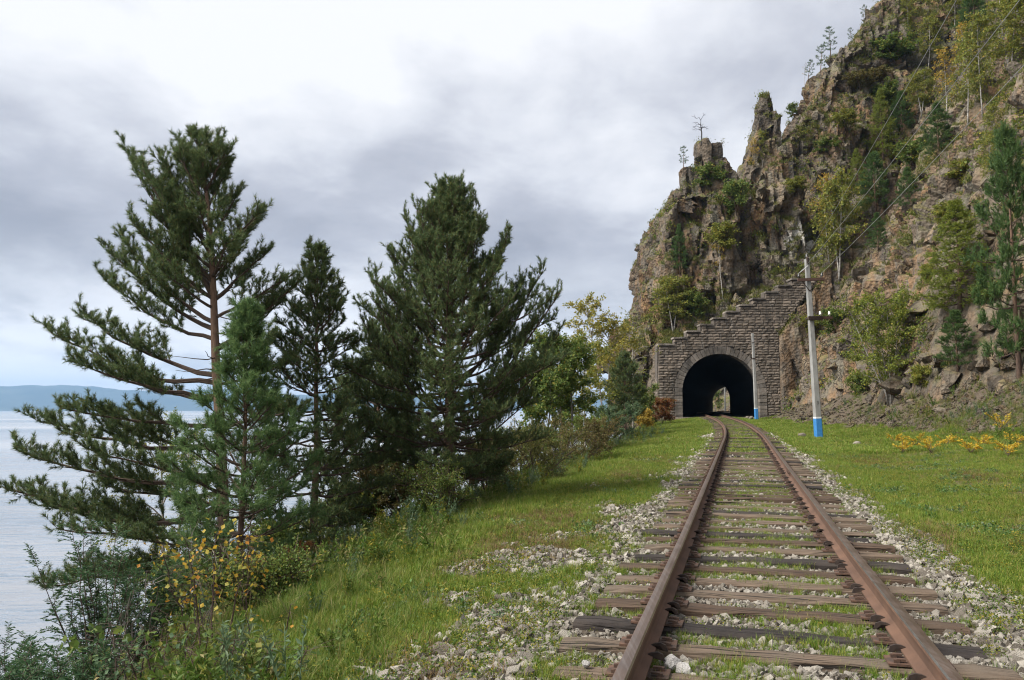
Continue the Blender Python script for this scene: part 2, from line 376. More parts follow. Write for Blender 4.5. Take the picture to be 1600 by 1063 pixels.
def liningmat():
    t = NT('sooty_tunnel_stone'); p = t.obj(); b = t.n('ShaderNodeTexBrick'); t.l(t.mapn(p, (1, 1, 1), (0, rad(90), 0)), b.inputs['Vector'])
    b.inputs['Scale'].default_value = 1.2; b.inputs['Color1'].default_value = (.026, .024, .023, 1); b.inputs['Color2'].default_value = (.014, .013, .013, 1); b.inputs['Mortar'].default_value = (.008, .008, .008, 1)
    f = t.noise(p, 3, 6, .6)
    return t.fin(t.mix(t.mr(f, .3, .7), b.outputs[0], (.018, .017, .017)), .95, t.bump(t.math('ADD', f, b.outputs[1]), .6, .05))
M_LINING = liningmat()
M_CONC = simple('weathered_concrete', (.19, .185, .172), (.30, .292, .275), 5, .85, .35, .01, (1, 1, .35))
M_BLUE = simple('blue_paint', (.020, .16, .42), (.045, .21, .47), 7, .6, .3, .006)
M_WHITEP = simple('white_paint', (.72, .72, .70), (.62, .62, .6), 8, .6, .15, .004)
M_WOODDK = simple('rotten_crossarm_wood', (.055, .028, .020), (.10, .052, .036), 9, .9, .6, .01, (1, 8, 8))
M_PORC = simple('insulator_porcelain', (.70, .69, .66), (.55, .54, .52), 9, .25, .05, .002)
M_BLACKC = simple('dark_insulator', (.022, .022, .024), (.05, .045, .042), 9, .35, .1, .002)
M_WIRE = simple('aged_wire', (.42, .42, .42), (.32, .31, .30), 5, .5, .1, .002)
M_GRAVEL = stonemat('ballast_stone', (.11, .092, .073), (.47, .43, .37), (.33, .285, .225), 12, .10)
M_BOULDER = M_ROCK
M_WHITEROCK = simple('white_stone', (.62, .59, .56), (.42, .39, .36), 9, .9, .9, .04)
def pinebark():
    t = NT('pine_bark'); p = t.obj(); s3 = t.n('ShaderNodeSeparateXYZ'); t.l(p, s3.inputs[0])
    f = t.noise(t.mapn(p, (1, 1, .3)), 22, 6, .65); b = t.noise(p, 3, 5, .6)
    up = t.mix(t.mr(f, .35, .65), (.115, .066, .042), (.195, .118, .076)); lo = t.mix(t.mr(f, .35, .65), (.060, .038, .028), (.14, .088, .062))
    return t.fin(t.mix(t.mr(t.math('ADD', s3.outputs[2], b), 1.2, 3.0), lo, up), .92, t.bump(f, .9, .02))
M_PBARK = pinebark()
M_TWIG = simple('twig_bark', (.085, .052, .034), (.05, .034, .025), 20, .9, .4, .004)
M_BIRCH = simple('birch_bark', (.42, .395, .355), (.15, .13, .115), 2.2, .8, .3, .01, (1, 1, 3.5))
M_GREYBARK = simple('grey_bark', (.26, .235, .21), (.12, .10, .088), 9, .9, .5, .01, (1, 1, .4))
M_DEADWOOD = simple('dead_wood', (.20, .165, .14), (.10, .08, .07), 12, .9, .4, .006)
M_NEEDLE = leafmat('pine_needles', [(0, (.13, .075, .032)), (.05, (.10, .07, .03)), (.10, (.048, .084, .036)), (.5, (.090, .138, .052)), (.85, (.150, .195, .075)), (1, (.23, .22, .066))], .35)
M_NEEDLEY = leafmat('young_pine_needles', [(0, (.062, .125, .046)), (.6, (.115, .190, .066)), (1, (.19, .25, .088))], .4)
M_NEEDLED = leafmat('dead_needles', [(0, (.16, .060, .022)), (1, (.27, .115, .040))], .2)
M_NEEDLEF = leafmat('cliff_pine_needles', [(0, (.042, .090, .026)), (.6, (.075, .132, .036)), (1, (.12, .17, .05))], .32)
M_LARCH = leafmat('larch_needles', [(0, (.095, .140, .020)), (.6, (.165, .205, .030)), (1, (.25, .24, .036))], .4)
G_GREEN = [(0, (.066, .112, .024)), (.5, (.115, .168, .036)), (.88, (.175, .205, .045)), (1, (.28, .22, .04))]
G_YGREEN = [(0, (.115, .150, .028)), (.45, (.185, .205, .038)), (.85, (.25, .235, .042)), (1, (.33, .26, .04))]
G_YELLOW = [(0, (.17, .165, .035)), (.4, (.33, .25, .05)), (.8, (.46, .31, .05)), (1, (.42, .20, .03))]
M_LEAFG = leafmat('green_leaves', G_GREEN, .4); M_LEAFYG = leafmat('yellow_green_leaves', G_YGREEN, .4); M_LEAFY = leafmat('yellow_leaves', G_YELLOW, .4)
M_LEAFSAGE = leafmat('grey_green_leaves', [(0, (.060, .110, .050)), (.6, (.105, .165, .080)), (1, (.16, .20, .10))], .35)
M_LEAFRED = leafmat('red_leaves', [(0, (.16, .05, .025)), (.5, (.24, .085, .03)), (1, (.12, .12, .03))], .35)
M_LEAFBR = leafmat('brown_green_leaves', [(0, (.10, .085, .030)), (.6, (.12, .115, .030)), (1, (.17, .10, .04))], .3)
M_GRASS = leafmat('grass_blades', [(0, (.066, .130, .014)), (.45, (.130, .212, .022)), (.8, (.225, .255, .036)), (1, (.38, .31, .11))], .3, .55, True)
M_GRASSD = leafmat('meadow_grass', [(0, (.060, .118, .016)), (.5, (.110, .175, .026)), (.8, (.20, .21, .055)), (1, (.33, .26, .12))], .4, .6, True)
M_SAGEW = leafmat('wormwood_leaves', [(0, (.070, .115, .055)), (.6, (.11, .165, .085)), (1, (.17, .20, .11))], .35, .6, True)
M_LEAFDG = leafmat('clover_leaves', [(0, (.045, .105, .025)), (.6, (.085, .16, .04)), (1, (.15, .20, .05))], .3, .55, True)
M_BROWNG = leafmat('browned_grass', [(0, (.10, .085, .030)), (.4, (.17, .120, .050)), (.8, (.21, .125, .060)), (1, (.30, .22, .11))], .25, .7, True)
M_YGRASS = leafmat('yellowed_grass', [(0, (.17, .165, .035)), (.5, (.26, .235, .05)), (.8, (.32, .25, .08)), (1, (.22, .13, .06))], .4, .6, True)
M_DRY = leafmat('dry_grass', [(0, (.17, .125, .06)), (.5, (.26, .20, .10)), (1, (.20, .12, .06))], .3, .7, True)
M_WEED = leafmat('weed_leaves', [(0, (.055, .105, .020)), (.5, (.10, .155, .026)), (.8, (.21, .215, .030)), (1, (.32, .24, .03))], .4, .55, True)
M_CLIFFG = leafmat('cliff_grass', [(0, (.080, .105, .024)), (.5, (.140, .155, .038)), (1, (.22, .18, .06))], .35, .65, True)

# ================================================================== GROUND
def build_ground():
    ts = np.unique(np.concatenate((np.linspace(-60, -16, 12), np.arange(-16, -4, .22), np.arange(-4, 4, .09), np.arange(4, 14, .25), np.linspace(14, 40, 14))))
    ys = np.unique(np.concatenate((np.arange(-6, 3, .6), np.arange(3, 16, .09), np.arange(16, 34, .2), np.arange(34, 84, .5), np.arange(84, 262, 4.0))))
    T, Yg = np.meshgrid(ts, ys); X = cx(Yg) + T / CY; Z = gz(X, Yg)
    n, m = T.shape; V = np.stack((X, Yg, Z), -1).reshape(-1, 3)
    i = np.arange(n - 1)[:, None] * m + np.arange(m - 1)[None]
    b = MB(); b.add(V, np.stack((i, i + 1, i + 1 + m, i + m), -1).reshape(-1, 4))
    o = b.build('ground', M_GROUND, smooth=True); tag(o, kind='structure')
    a = o.data.attributes.new('stony', 'FLOAT', 'POINT'); a.data.foreach_set('value', stony(X, Yg).ravel().astype(np.float32))
    a = o.data.attributes.new('earth', 'FLOAT', 'POINT'); a.data.foreach_set('value', sm(4, 6, T).ravel().astype(np.float32))
    return o
def stony(X, Y):
    t = (X - cx(Y)) * CY; at_ = np.abs(t)
    k = 1 - np.where(t < 0, sm(1.40, 2.2, at_ + .8 * n2d(X, Y, 1.1, 11)), sm(1.75, 2.6, at_ + .6 * n2d(X, Y, 1.3, 11) + .012 * Y))
    k = k * np.clip(1 - .45 * sm(14, 45, Y), 0, 1)
    k = np.maximum(k, .9 * sm(.16, .34, n2d(X, Y, 1.5, 12)) * sm(4.2, 2.6, at_) * (t < 0))
    inner = sm(.1, .45, n2d(X, Y, .8, 13) + .25 * sm(15, 50, Y))
    k = np.where(at_ < .7, k * (1 - .8 * inner), k)
    k = np.where((Y > 79), .9, k)
    fd = X - (16.4 + .13 * Y) + 2.6
    k = np.maximum(k, sm(-.3, 1.0, fd + 1.0 * n2d(X, Y, 2.0, 14)) * .95 * sm(77, 72, Y) * sm(10, 20, Y))
    k = np.maximum(k, sm(3.1, 2.2, at_ + .7 * n2d(X, Y, .8, 15)) * (t < 0) * sm(8.5, 6.5, Y) * .85)
    return k
ground = build_ground()

# lake
def lake():
    t = NT('lake_water'); p = t.obj()
    a = t.noise(t.mapn(p, (.45, 1.0, 1), (0, 0, rad(-12))), 1.1, 5, .55, .5); b = t.noise(t.mapn(p, (.35, 1, 1), (0, 0, rad(6))), .16, 4, .5)
    d = t.noise(t.mapn(p, (.06, 1, 1), (0, 0, rad(3))), .012, 3, .5)
    h = t.math('ADD', t.math('MULTIPLY', a, .55), t.math('MULTIPLY', b, 2.6))
    m = t.fin(t.mix(t.mr(d, .4, .6), (.22, .235, .26), (.33, .345, .37)), t.mr(d, .38, .62, .08, .20), t.bump(h, .75, .34), IOR=1.4, **{'Specular IOR Level': .85})
    b = MB(); b.add([(-30000, -300, -5.0), (3000, -300, -5.0), (3000, 30000, -5.0), (-30000, 30000, -5.0)], [(0, 1, 2, 3)])
    tag(b.build('lake', m), kind='structure')
lake()
# far shore mountains
def mountains():
    t = NT('far_forest_slopes'); p = t.obj(); f = t.noise(p, .0035, 6, .6)
    m = t.fin(t.mix(t.mr(f, .35, .65), (.020, .036, .030), (.060, .075, .055)), .95)
    b = MB(); az = np.linspace(-52, 14, 260); rows = 40
    A = np.radians(az)[:, None]; D = np.linspace(9000, 10600, rows)[None]
    X = np.sin(A) * D; Y = np.cos(A) * D
    x1 = az / 6.0
    crest = 235 + 65 * n2d(x1, x1 * 0, .8, 31, 4) + 55 * n2d(x1, x1 * 0 + 4, 2.4, 32, 2)
    crest = crest * np.interp(az, [-52, -30, -18, -5, 14], [1.1, 1.15, .98, .82, .6])
    u = np.linspace(0, 1, rows)[None]
    prof = np.interp(u, [0, .65, 1], [0, 1, .5])
    Z = -8 + crest[:, None] * prof * (1 + .25 * fbm(np.stack((X / 420, Y / 900, 0 * X), -1).reshape(-1, 3), 5, 33).reshape(X.shape) * np.sin(np.pi * np.clip(u, 0, 1)))
    n, k = X.shape; i = np.arange(n - 1)[:, None] * k + np.arange(k - 1)[None]
    b.add(np.stack((X, Y, Z), -1).reshape(-1, 3), np.stack((i, i + k, i + k + 1, i + 1), -1).reshape(-1, 4))
    tag(b.build('far_mountains', m, smooth=True), kind='structure')
mountains()

# ================================================================== CLIFF (implicit solid -> mesh)
def planes(P, lst):
    d = np.full(len(P), -1e9)
    for n, p in lst:
        n = np.asarray(n, float); n = n / np.linalg.norm(n); d = np.maximum(d, (P - np.asarray(p, float)) @ n)
    return d
def foot(Y): return 16.4 + .13 * Y
def capsule(P, a, b, ra, rb):
    a = np.asarray(a, float); b = np.asarray(b, float); ab = b - a; h = np.clip(((P - a) @ ab) / (ab @ ab), 0, 1)
    return np.linalg.norm(P - a - h[:, None] * ab, axis=1) - (ra + (rb - ra) * h)
def rock_base(P):
    x, y, z = P.T
    ft = foot(y) + .9 * np.sin(y * .21 + 1.0) * sm(70, 60, y)
    # hillside along the line
    dA = np.maximum.reduce([(z - 2.2 * (x - ft)) / 2.42, (z - 1.5 * (x - ft) - 4) / 1.80, y - 112, 10 - y])
    # spur behind the portal, facing the camera
    fr = 84.0 + .37 * (z - 5)
    dB = np.maximum.reduce([(z - 1.19 * x + 3.5 + 2.4 * sm(45, 37, z)) / 1.55, (fr - y) / 1.066, y - 113])
    # lakeside nose
    dC = planes(P, [((-.99, 0, .14), (15.6, 0, 12)), ((-.80, 0, .60), (16.9, 0, 22.6)), ((.05, -.12, 1), (21, 88, 25.6)), ((0, -1, .12), (0, 83.9, 5)), ((1, 0, 0), (31, 0, 0)), ((0, 1, 0), (0, 110, 0)), ((-.6, -.6, 0.1), (16.2, 84.0, 12))])
    d = np.minimum(np.minimum(dA, dB), dC)
    # pinnacles
    s1 = np.minimum.reduce([
        planes(P, [((-1, 0, .10), (21.9, 0, 29)), ((1, 0, .10), (24.1, 0, 29)), ((.10, 0, 1), (22.9, 0, 31.9)), ((0, -1, .1), (0, 89.5, 29)), ((0, 1, 0), (0, 93.5, 0))]),
        capsule(P, (21.0, 91, 24), (20.6, 91, 29.0), 1.2, .75),
        planes(P, [((-1, 0, .1), (23.6, 0, 28)), ((1, 0, .5), (25.3, 0, 28.4)), ((.5, 0, 1), (24.4, 0, 30.2)), ((0, -1, .1), (0, 89.6, 29)), ((0, 1, 0), (0, 94, 0))]),
        capsule(P, (18.6, 91, 23), (19.0, 91, 26.0), 1.6, .9)])
    s2 = np.minimum.reduce([
        planes(P, [((-1, 0, .34), (30.2, 0, 35)), ((1, 0, 0), (32.6, 0, 34)), ((-.55, 0, 1), (31.2, 0, 37.6)), ((0, -1, .12), (0, 95.8, 33)), ((0, 1, 0), (0, 99.5, 0))]),
        capsule(P, (32.0, 97.5, 34), (32.2, 97.5, 40.1), 1.2, .7),
        planes(P, [((-1, 0, .22), (29.6, 0, 31)), ((1, 0, 0), (33.0, 0, 30)), ((-.9, 0, 1), (29.4, 0, 34.0)), ((0, -1, .1), (0, 94.8, 30)), ((0, 1, 0), (0, 100.5, 0))]),
        planes(P, [((-1, 0, .3), (30.0, 0, 29)), ((1, 0, 0), (39, 0, 30)), ((0, 0, 1), (0, 0, 33.6)), ((0, -1, .25), (0, 94.8, 30)), ((0, 1, 0), (0, 103, 0))])])
    sp = np.minimum(s1, s2) - .25
    # gullies
    d = np.maximum(d, -capsule(P, (27.6, 92, 31.5), (24.9, 82.0, 15), 2.1, 1.9))
    d = np.maximum(d, -capsule(P, (36.5, 86, 16.5), (46, 91, 34), 1.2, 1.6))
    d = np.minimum(d, sp)
    # fill behind the wing wall
    d = np.minimum(d, np.maximum.reduce([z - (7.3 + .45 * (x - 15)) - .75 * (y - 81.3), 81.25 - y, y - 88, 15.1 - x, x - 35]))
    # rock against the end of the wing wall
    d = np.minimum(d, planes(P, [((0, -1, .05), (0, 79.2, 3)), ((-1, 0, .0), (26.85, 0, 3)), ((-1.39, 0, 1), (26.75, 0, 8.7)), ((1, 0, 0), (40, 0, 0)), ((0, 1, 0), (0, 92, 0))]))
    # bore
    u = x - (cx(y) + .65); zc = z - tz(y) - 2.5
    bore = np.where(zc > 0, np.sqrt(u * u + zc * zc), np.abs(u)) - 5.4
    d = np.maximum(d, -np.maximum(bore, y - 125))
    return d
def rock_sdf(P):
    d = rock_base(P)
    amp = .35 + .65 * sm(81, 84.5, P[:, 1]) + .5 * sm(78, 70, P[:, 1])
    n = 1.35 * fbm(P / np.array((8.5, 8.5, 11.0)), 3, 41) + .22 * fbm(P / np.array((2.6, 2.6, 4.0)), 2, 47)
    amp = np.minimum(amp, 1.05) * np.where((P[:, 0] < 34) & (P[:, 1] > 86), 1 - .55 * sm(26.5, 29, P[:, 2]), 1)
    return d + n * amp - .05
def surface_nets(f, lo, hi, h, B=16, band=3.2, coarse=None):
    lo = np.asarray(lo, float); nb = np.ceil((np.asarray(hi) - lo) / (h * B)).astype(int)
    bi = np.stack(np.meshgrid(*[np.arange(k) for k in nb], indexing='ij'), -1).reshape(-1, 3)
    cen = lo + (bi + .5) * B * h
    bi = bi[np.abs((coarse or f)(cen)) < B * h * .87 + band]
    g = np.stack(np.meshgrid(*[np.arange(B + 1)] * 3, indexing='ij'), -1).reshape(-1, 3)
    K = 4096
    key = lambda c: (c[:, 0] * K + c[:, 1]) * K + c[:, 2]
    VK = []; VP = []; E = []
    corners = np.array([(a, b, c) for a in (0, 1) for b in (0, 1) for c in (0, 1)])
    edges = [(a, b) for a in range(8) for b in range(a + 1, 8) if np.abs(corners[a] - corners[b]).sum() == 1]
    for b in bi:
        v = f(lo + (b * B + g) * h).reshape(B + 1, B + 1, B + 1)
        s = v < 0
        if s.all() or not s.any(): continue
        cs = [s[c[0]:B + c[0], c[1]:B + c[1], c[2]:B + c[2]] for c in corners]
        tot = sum(q.astype(int) for q in cs); act = np.argwhere((tot > 0) & (tot < 8))
        vals = np.stack([v[act[:, 0] + c[0], act[:, 1] + c[1], act[:, 2] + c[2]] for c in corners], 1)
        acc = np.zeros((len(act), 3)); cnt = np.zeros(len(act))
        for a_, b_ in edges:
            va, vb = vals[:, a_], vals[:, b_]; cr = (va < 0) != (vb < 0)
            t = np.where(cr, va / np.where(cr, va - vb, 1), 0)
            acc += np.where(cr[:, None], corners[a_] + t[:, None] * (corners[b_] - corners[a_]), 0); cnt += cr
        VK.append(key(b * B + act)); VP.append(lo + (b * B + act + acc / cnt[:, None]) * h)
        for ax in range(3):
            sl0 = [slice(0, B)] * 3; sl1 = [slice(0, B)] * 3; sl1[ax] = slice(1, B + 1)
            a0 = s[tuple(sl0)]; a1 = s[tuple(sl1)]
            q = np.argwhere(a0 != a1)
            if len(q): E.append(np.column_stack((b * B + q, np.full(len(q), ax), a0[q[:, 0], q[:, 1], q[:, 2]])))
    VK = np.concatenate(VK); VP = np.concatenate(VP); od = np.argsort(VK); VK = VK[od]; VP = VP[od]
    E = np.concatenate(E); Q = []
    for ax in range(3):
        e_ = E[E[:, 3] == ax]; c = e_[:, :3]; u, w = [(1, 2), (2, 0), (0, 1)][ax]
        U = np.zeros(3, int); U[u] = 1; Wd = np.zeros(3, int); Wd[w] = 1
        ks = [key(c - U - Wd), key(c - Wd), key(c), key(c - U)]
        ix = [np.clip(np.searchsorted(VK, k), 0, len(VK) - 1) for k in ks]
        ok = np.all([VK[i] == k for i, k in zip(ix, ks)], 0)
        q = np.stack(ix, 1)[ok]; fl = e_[ok, 4] == 0
        q[fl] = q[fl][:, ::-1]; Q.append(q)
    return VP, np.concatenate(Q)
def vnormals(V, Q):
    n = np.cross(V[Q[:, 2]] - V[Q[:, 0]], V[Q[:, 3]] - V[Q[:, 1]]); N = np.zeros_like(V)
    for k in range(4): np.add.at(N, Q[:, k], n)
    return N / (np.linalg.norm(N, axis=1)[:, None] + 1e-9)
VOX = .25
def build_cliff():
    V, Q = surface_nets(rock_sdf, (10, 14, -1.0), (78, 104, 63), VOX, coarse=rock_base)
    # keep what can be seen from round the camera
    N = vnormals(V, Q)
    fx = np.array((1, 1, .50)); P = V.copy()
    P[:, 2] += .3 * P[:, 0] * .5
    wob = .3 * np.stack((fbm(V / 2.0, 2, 61), fbm(V / 2.0, 2, 62), fbm(V / 2.0, 2, 63)), 1)
    f1, f2, c1, t1 = cells((P + wob) * np.array((1, 1, .42)) / 2.3, 71, True); g1, g2, c2, t2 = cells((P + wob * .4) * np.array((1, 1, .62)) / 1.0, 77, True)
    c3 = cells(P * np.array((1, 1, .4)) / 6.0, 83)[2]
    w1, w2, c4 = cells((P + wob * 1.5) * np.array((1, 1, .10)) / 3.2, 87); groove = np.where(V[:, 1] > 81, 1, .5) * -.8 * np.exp(-(w2 - w1) / .035)
    disp = groove + (c4 - .5) * .5 + (c3 - .5) * .8 + (c1 - .5) * .8 + 2.2 * t1 - .55 * np.exp(-(f2 - f1) / .035) + (c2 - .5) * .26 + .75 * t2 - .16 * np.exp(-(g2 - g1) / .05)
    k = .45 + .55 * sm(81.5, 84.5, V[:, 1]) + .95 * sm(79, 70, V[:, 1])
    near_hole = sm(.3, 1.5, np.abs(V[:, 0] - cx(V[:, 1]) - .65) - 5.0) 
    near_hole = np.maximum(near_hole, sm(9.4, 10.2, V[:, 2])); near_hole = near_hole * (1 - .85 * (V[:, 1] < 82.5) * sm(28.3, 27.3, V[:, 0]))
    pin = np.where((V[:, 0] < 34) & (V[:, 1] > 86), 1 - .45 * sm(26.5, 29, V[:, 2]), 1)
    V = V + N * (disp * np.minimum(k, 1.35) * near_hole * pin)[:, None]
    b = MB(); b.add(V, Q)
    o = b.build('cliff', M_ROCK, smooth=True); o.data.set_sharp_from_angle(angle=rad(32)); tag(o, kind='structure')
    tone = .42 * c1 + .30 * c2 + .28 * c3
    a = o.data.attributes.new('tone', 'FLOAT', 'POINT'); a.data.foreach_set('value', tone.astype(np.float32))
    pc = at(1246, 384, 87.0)
    pale = sm(2.6, .8, np.sqrt(((V - pc) * np.array((1, .3, .75)) ** 1).__pow__(2).sum(1)))
    a = o.data.attributes.new('pale', 'FLOAT', 'POINT'); a.data.foreach_set('value', pale.astype(np.float32))
    gr = np.clip(.75 + .5 * sm(20, 34, V[:, 2]), 0, 1) 
    a = o.data.attributes.new('green', 'FLOAT', 'POINT'); a.data.foreach_set('value', gr.astype(np.float32))
    return o, V, Q
cliff, CV, CQ = build_cliff()
BVH = BVHTree.FromPolygons([Vector(v) for v in CV.tolist()], CQ.tolist())
def on_cliff(px, py):
    h = BVH.ray_cast(Vector((0, 0, CAMZ)), ray(px, py), 400)
    return (np.array(h[0]), np.array(h[1])) if h[0] is not None else (None, None)
print('cliff', len(CV), len(CQ))

# ================================================================== RAILWAY TRACK
track = empty('railway_track', (cx(0), 0, 0)); tag(track, 'rusty single railway track on worn wooden sleepers running into the tunnel', 'railway track')
TO = np.array((float(cx(0)), 0, 0))
def tdir(Y):
    d = np.array((float(cx(Y + .05) - cx(Y - .05)) / .1, 1.0, float(tz(Y + .05) - tz(Y - .05)) / .1)); return d / np.linalg.norm(d)
RAIL = [(-.066, 0), (.066, 0), (.066, .012), (.022, .030), (.010, .045), (.009, .125), (.018, .138), (.037, .146), (.037, .166), (.030, .178), (0, .181), (-.030, .178), (-.037, .166), (-.037, .146), (-.018, .138), (-.009, .125), (-.010, .045), (-.022, .030), (-.066, .012)]
def rail(side):
    ys = np.concatenate((np.arange(-3, 30, .75), np.arange(30, 80, 1.0), np.arange(80, 215, 3.0)))
    b = MB(); k = len(RAIL); V = []
    for Y in ys:
        d = tdir(Y); r = np.array((d[1], -d[0], 0)); r /= np.linalg.norm(r); c = np.array((float(cx(Y)), Y, float(tz(Y)) + .012)) + r * side * .797
        V += [c + r * u + np.array((0, 0, w)) for u, w in RAIL]
    V = np.array(V) - TO
    i = np.arange(len(ys) - 1)[:, None] * k; j = np.arange(k)[None]; F = np.stack((i + j, i + (j + 1) % k, i + k + (j + 1) % k, i + k + j), -1)
    gauge = [8] if side < 0 else [11]; top = [9, 10] + gauge; web = [0, 1, 2, 3, 4, 5, 13, 14, 15, 16, 17, 18]; rest = [q for q in range(k) if q not in top + web]
    b.add(V, F[:, rest].reshape(-1, 4), 0); n0 = b.n
    for fs, mi in (([9, 10], 1), (gauge, 3)): b.f[4].append(F[:, fs].reshape(-1, 4)); b.m[4].append(np.full(F[:, fs].size // 4, mi))
    b.f[4].append(F[:, web].reshape(-1, 4)); b.m[4].append(np.full(F[:, web].size // 4, 2))
    return b.build('rail', [M_RUST, M_RUN, M_RUSTD, M_SHINE], track)
rails = {s: rail(s) for s in (-1, 1)}
# sleepers
def sleeper_mesh(m, seed):
    r = np.random.default_rng(seed); nx = 15; L = 2.68; Wd = .205; H = .19
    b = MB(); V = []
    xs = np.linspace(-L / 2, L / 2, nx)
    wr = r.uniform(-.012, .012, (nx, 4)); zr = r.uniform(-.010, .004, (nx, 4))
    for i, x in enumerate(xs):
        ee = .02 if i in (0, nx - 1) else 0
        dx = r.uniform(-.02, .02) if ee else 0
        ring = [(-Wd / 2, -H), (-Wd / 2 + wr[i, 0], -.022 + zr[i, 0] - ee), (-Wd / 2 + .022 + wr[i, 1], zr[i, 1] - ee * .5), (0, zr[i, 2] + .002 - ee * .3), (Wd / 2 - .022 + wr[i, 2], zr[i, 2] - ee * .5), (Wd / 2 + wr[i, 3], -.022 + zr[i, 3] - ee), (Wd / 2, -H)]
        V += [(x + dx, y, z) for y, z in ring]
    k = 7; i = np.arange(nx - 1)[:, None] * k; j = np.arange(k)[None]
    b.add(V, np.stack((i + j, i + k + j, i + k + (j + 1) % k, i + (j + 1) % k), -1).reshape(-1, 4))
    for s0, o_ in ((0, 1), ((nx - 1) * k, -1)):
        f = [s0 + q for q in range(k)]
        T = [(f[0], f[q], f[q + 1])[::o_] for q in range(1, k - 1)]
        b.f[3].append(np.array(T)); b.m[3].append(np.zeros(len(T)))
    return b.mesh('sleeper', M_SLP[m])
SLM = [[sleeper_mesh(m, 100 + 7 * m + q) for q in range(3)] for m in range(3)]
def plate_mesh():
    b = MB(); b.box((0, 0, .006), (.36, .165, .014))
    for x, y in ((-.13, .05), (-.13, -.05), (.13, .05), (.13, -.05)):
        b.box((x, y, .022), (.034, .03, .022)); b.box((x * .82, y, .03), (.05, .026, .012))
    return b.mesh('tie_plate', M_PLATE)
PLM = plate_mesh()
def anchor_mesh():
    b = MB()
    V = [(x, y, z) for y in (-.011, .011) for x, z in ((.05, .000), (.0, .022), (-.04, .026), (-.075, .012), (-.09, -.035), (-.068, -.035), (-.03, .004))]
    b.add2(V, [(k, (k + 1) % 7, 7 + (k + 1) % 7, 7 + k) for k in range(7)], [(0, k + 1, k) for k in range(1, 6)] + [(7, 7 + k, 8 + k) for k in range(1, 6)]); return b.mesh('rail_anchor', M_DARKIRON)
ANM = anchor_mesh()
rs = np.random.default_rng(5)
kinds = [1, 2, 0, 1, 0, 0, 1, 2, 0, 0, 2, 1, 0, 2, 1]
Y = 2.6; i = 0
SLEEPER_Y = []
while Y < 88:
    d = tdir(Y); yaw = math.atan2(d[1], d[0]) - math.pi / 2 + rs.normal(0, .02)
    kd = kinds[i % len(kinds)] if i < 15 else int(rs.choice([0, 1, 2], p=[.4, .25, .35]))
    s = obj('sleeper', SLM[kd][int(rs.integers(3))], track)
    r = np.array((d[1], -d[0], 0))
    off = rs.normal(0, .045)
    c = np.array((float(cx(Y)), Y, float(tz(Y)) - .002 + rs.normal(-.008, .011))) + r * off
    s.location = Vector(c - TO); s.rotation_euler = (rs.normal(0, .015), rs.normal(0, .006), yaw)
    SLEEPER_Y.append(Y)
    if Y < 48:
        for sd_ in (-1, 1):
            p = obj('tie_plate', PLM, s); p.location = (sd_ * .797 - off, 0, .004)
    if Y < 40:
        for sd_ in (-1, 1):
            ya = Y + (.19 if rs.random() < .6 else -.17); da = tdir(ya); ra = np.array((da[1], -da[0], 0))
            if rs.random() < .12: continue
            p = obj('rail_anchor', ANM, rails[sd_]); p.scale = (.85, .9, .8)
            inn = -sd_
            p.location = Vector(np.array((float(cx(ya)), ya, float(tz(ya)) + .03)) + ra * (sd_ * .797 + inn * .062) - TO)
            p.rotation_euler = (0, 0, math.atan2(da[1], da[0]) - math.pi / 2 + (0 if inn < 0 else math.pi) + rs.normal(0, .1))
    Y += (.545 + rs.normal(0, .035)) * .96; i += 1
# fishplated rail joint
for sd_ in (-1, 1):
    for Yj in (17.4,):
        d = tdir(Yj); r = np.array((d[1], -d[0], 0)); b = MB()
        for q in (-1, 1): b.box((q * .017, 0, .088), (.016, .8, .10))
        for w in (-.3, -.1, .1, .3): b.tube([(-.045, w, .09), (.045, w, .09)], .016, 6)
        o = b.build('fishplate', M_PLATE, rails[sd_]); o.location = Vector(np.array((float(cx(Yj)), Yj, float(tz(Yj)) + .012)) + r * sd_ * .797 - TO); o.rotation_euler = (0, 0, math.atan2(d[1], d[0]) - math.pi / 2)

# ================================================================== TUNNEL PORTAL
PX0, PY = 15.0, 80.0
BZ = float(tz(80)) - .15
portal = empty('tunnel_portal', (20.9, PY, BZ)); tag(portal, 'brown stone tunnel portal with arched mouth and stepped wing wall', 'tunnel')
PO = np.array((20.9, PY, BZ))
AC = 20.9; AR = 3.85; SPR = float(tz(80)) + 2.45
STEPW, STEPH, NST = 1.335, .665, 11
def top_of(x): return 8.0 + STEPH * min(NST - 1, max(0, math.floor((x - PX0) / STEPW)))
def right_of(z): return 26.9 if z < 9 else 26.9 + (z - 9) * .72
def left_of(z): return 14.42 + .055 * z
rp = np.random.default_rng(21)
blocks = []
z = BZ - .3; ci = 0
while z < 15.0:
    h = rp.uniform(.23, .31); x = left_of(z) + (0 if ci % 2 else -.0); xr = right_of(z); first = True
    while x < xr:
        w = rp.uniform(.40, .85)
        if first: w = (.55 if ci % 2 else .95); first = False
        x2 = min(x + w, xr)
        # cut by steps of the top
        xm = (x + x2) / 2
        if z + h <= top_of(x) + .02 and z + h <= top_of(x2 - .01) + .02 or (z + h <= top_of(xm) + .02):
            xa, xb = x, x2
            if z + h > top_of(xa) + .02: xa = PX0 + STEPW * math.ceil((xa - PX0) / STEPW)
            # cut by arch ring
            R = AR + .74
            def half(zz_): return R if zz_ < SPR else (math.sqrt(R * R - (zz_ - SPR) ** 2) if zz_ - SPR < R else 0)
            hh = half(z + h * .35); segs = [(xa, xb)]
            if hh > 0:
                l, r_ = AC - hh, AC + hh; segs = []
                if xa < l: segs.append((xa, min(xb, l)))
                if xb > r_: segs.append((max(xa, r_), xb))
            for a, b_ in segs:
                if b_ - a > .12: blocks.append((a, b_, z, h))
        x = x2
    z += h; ci += 1
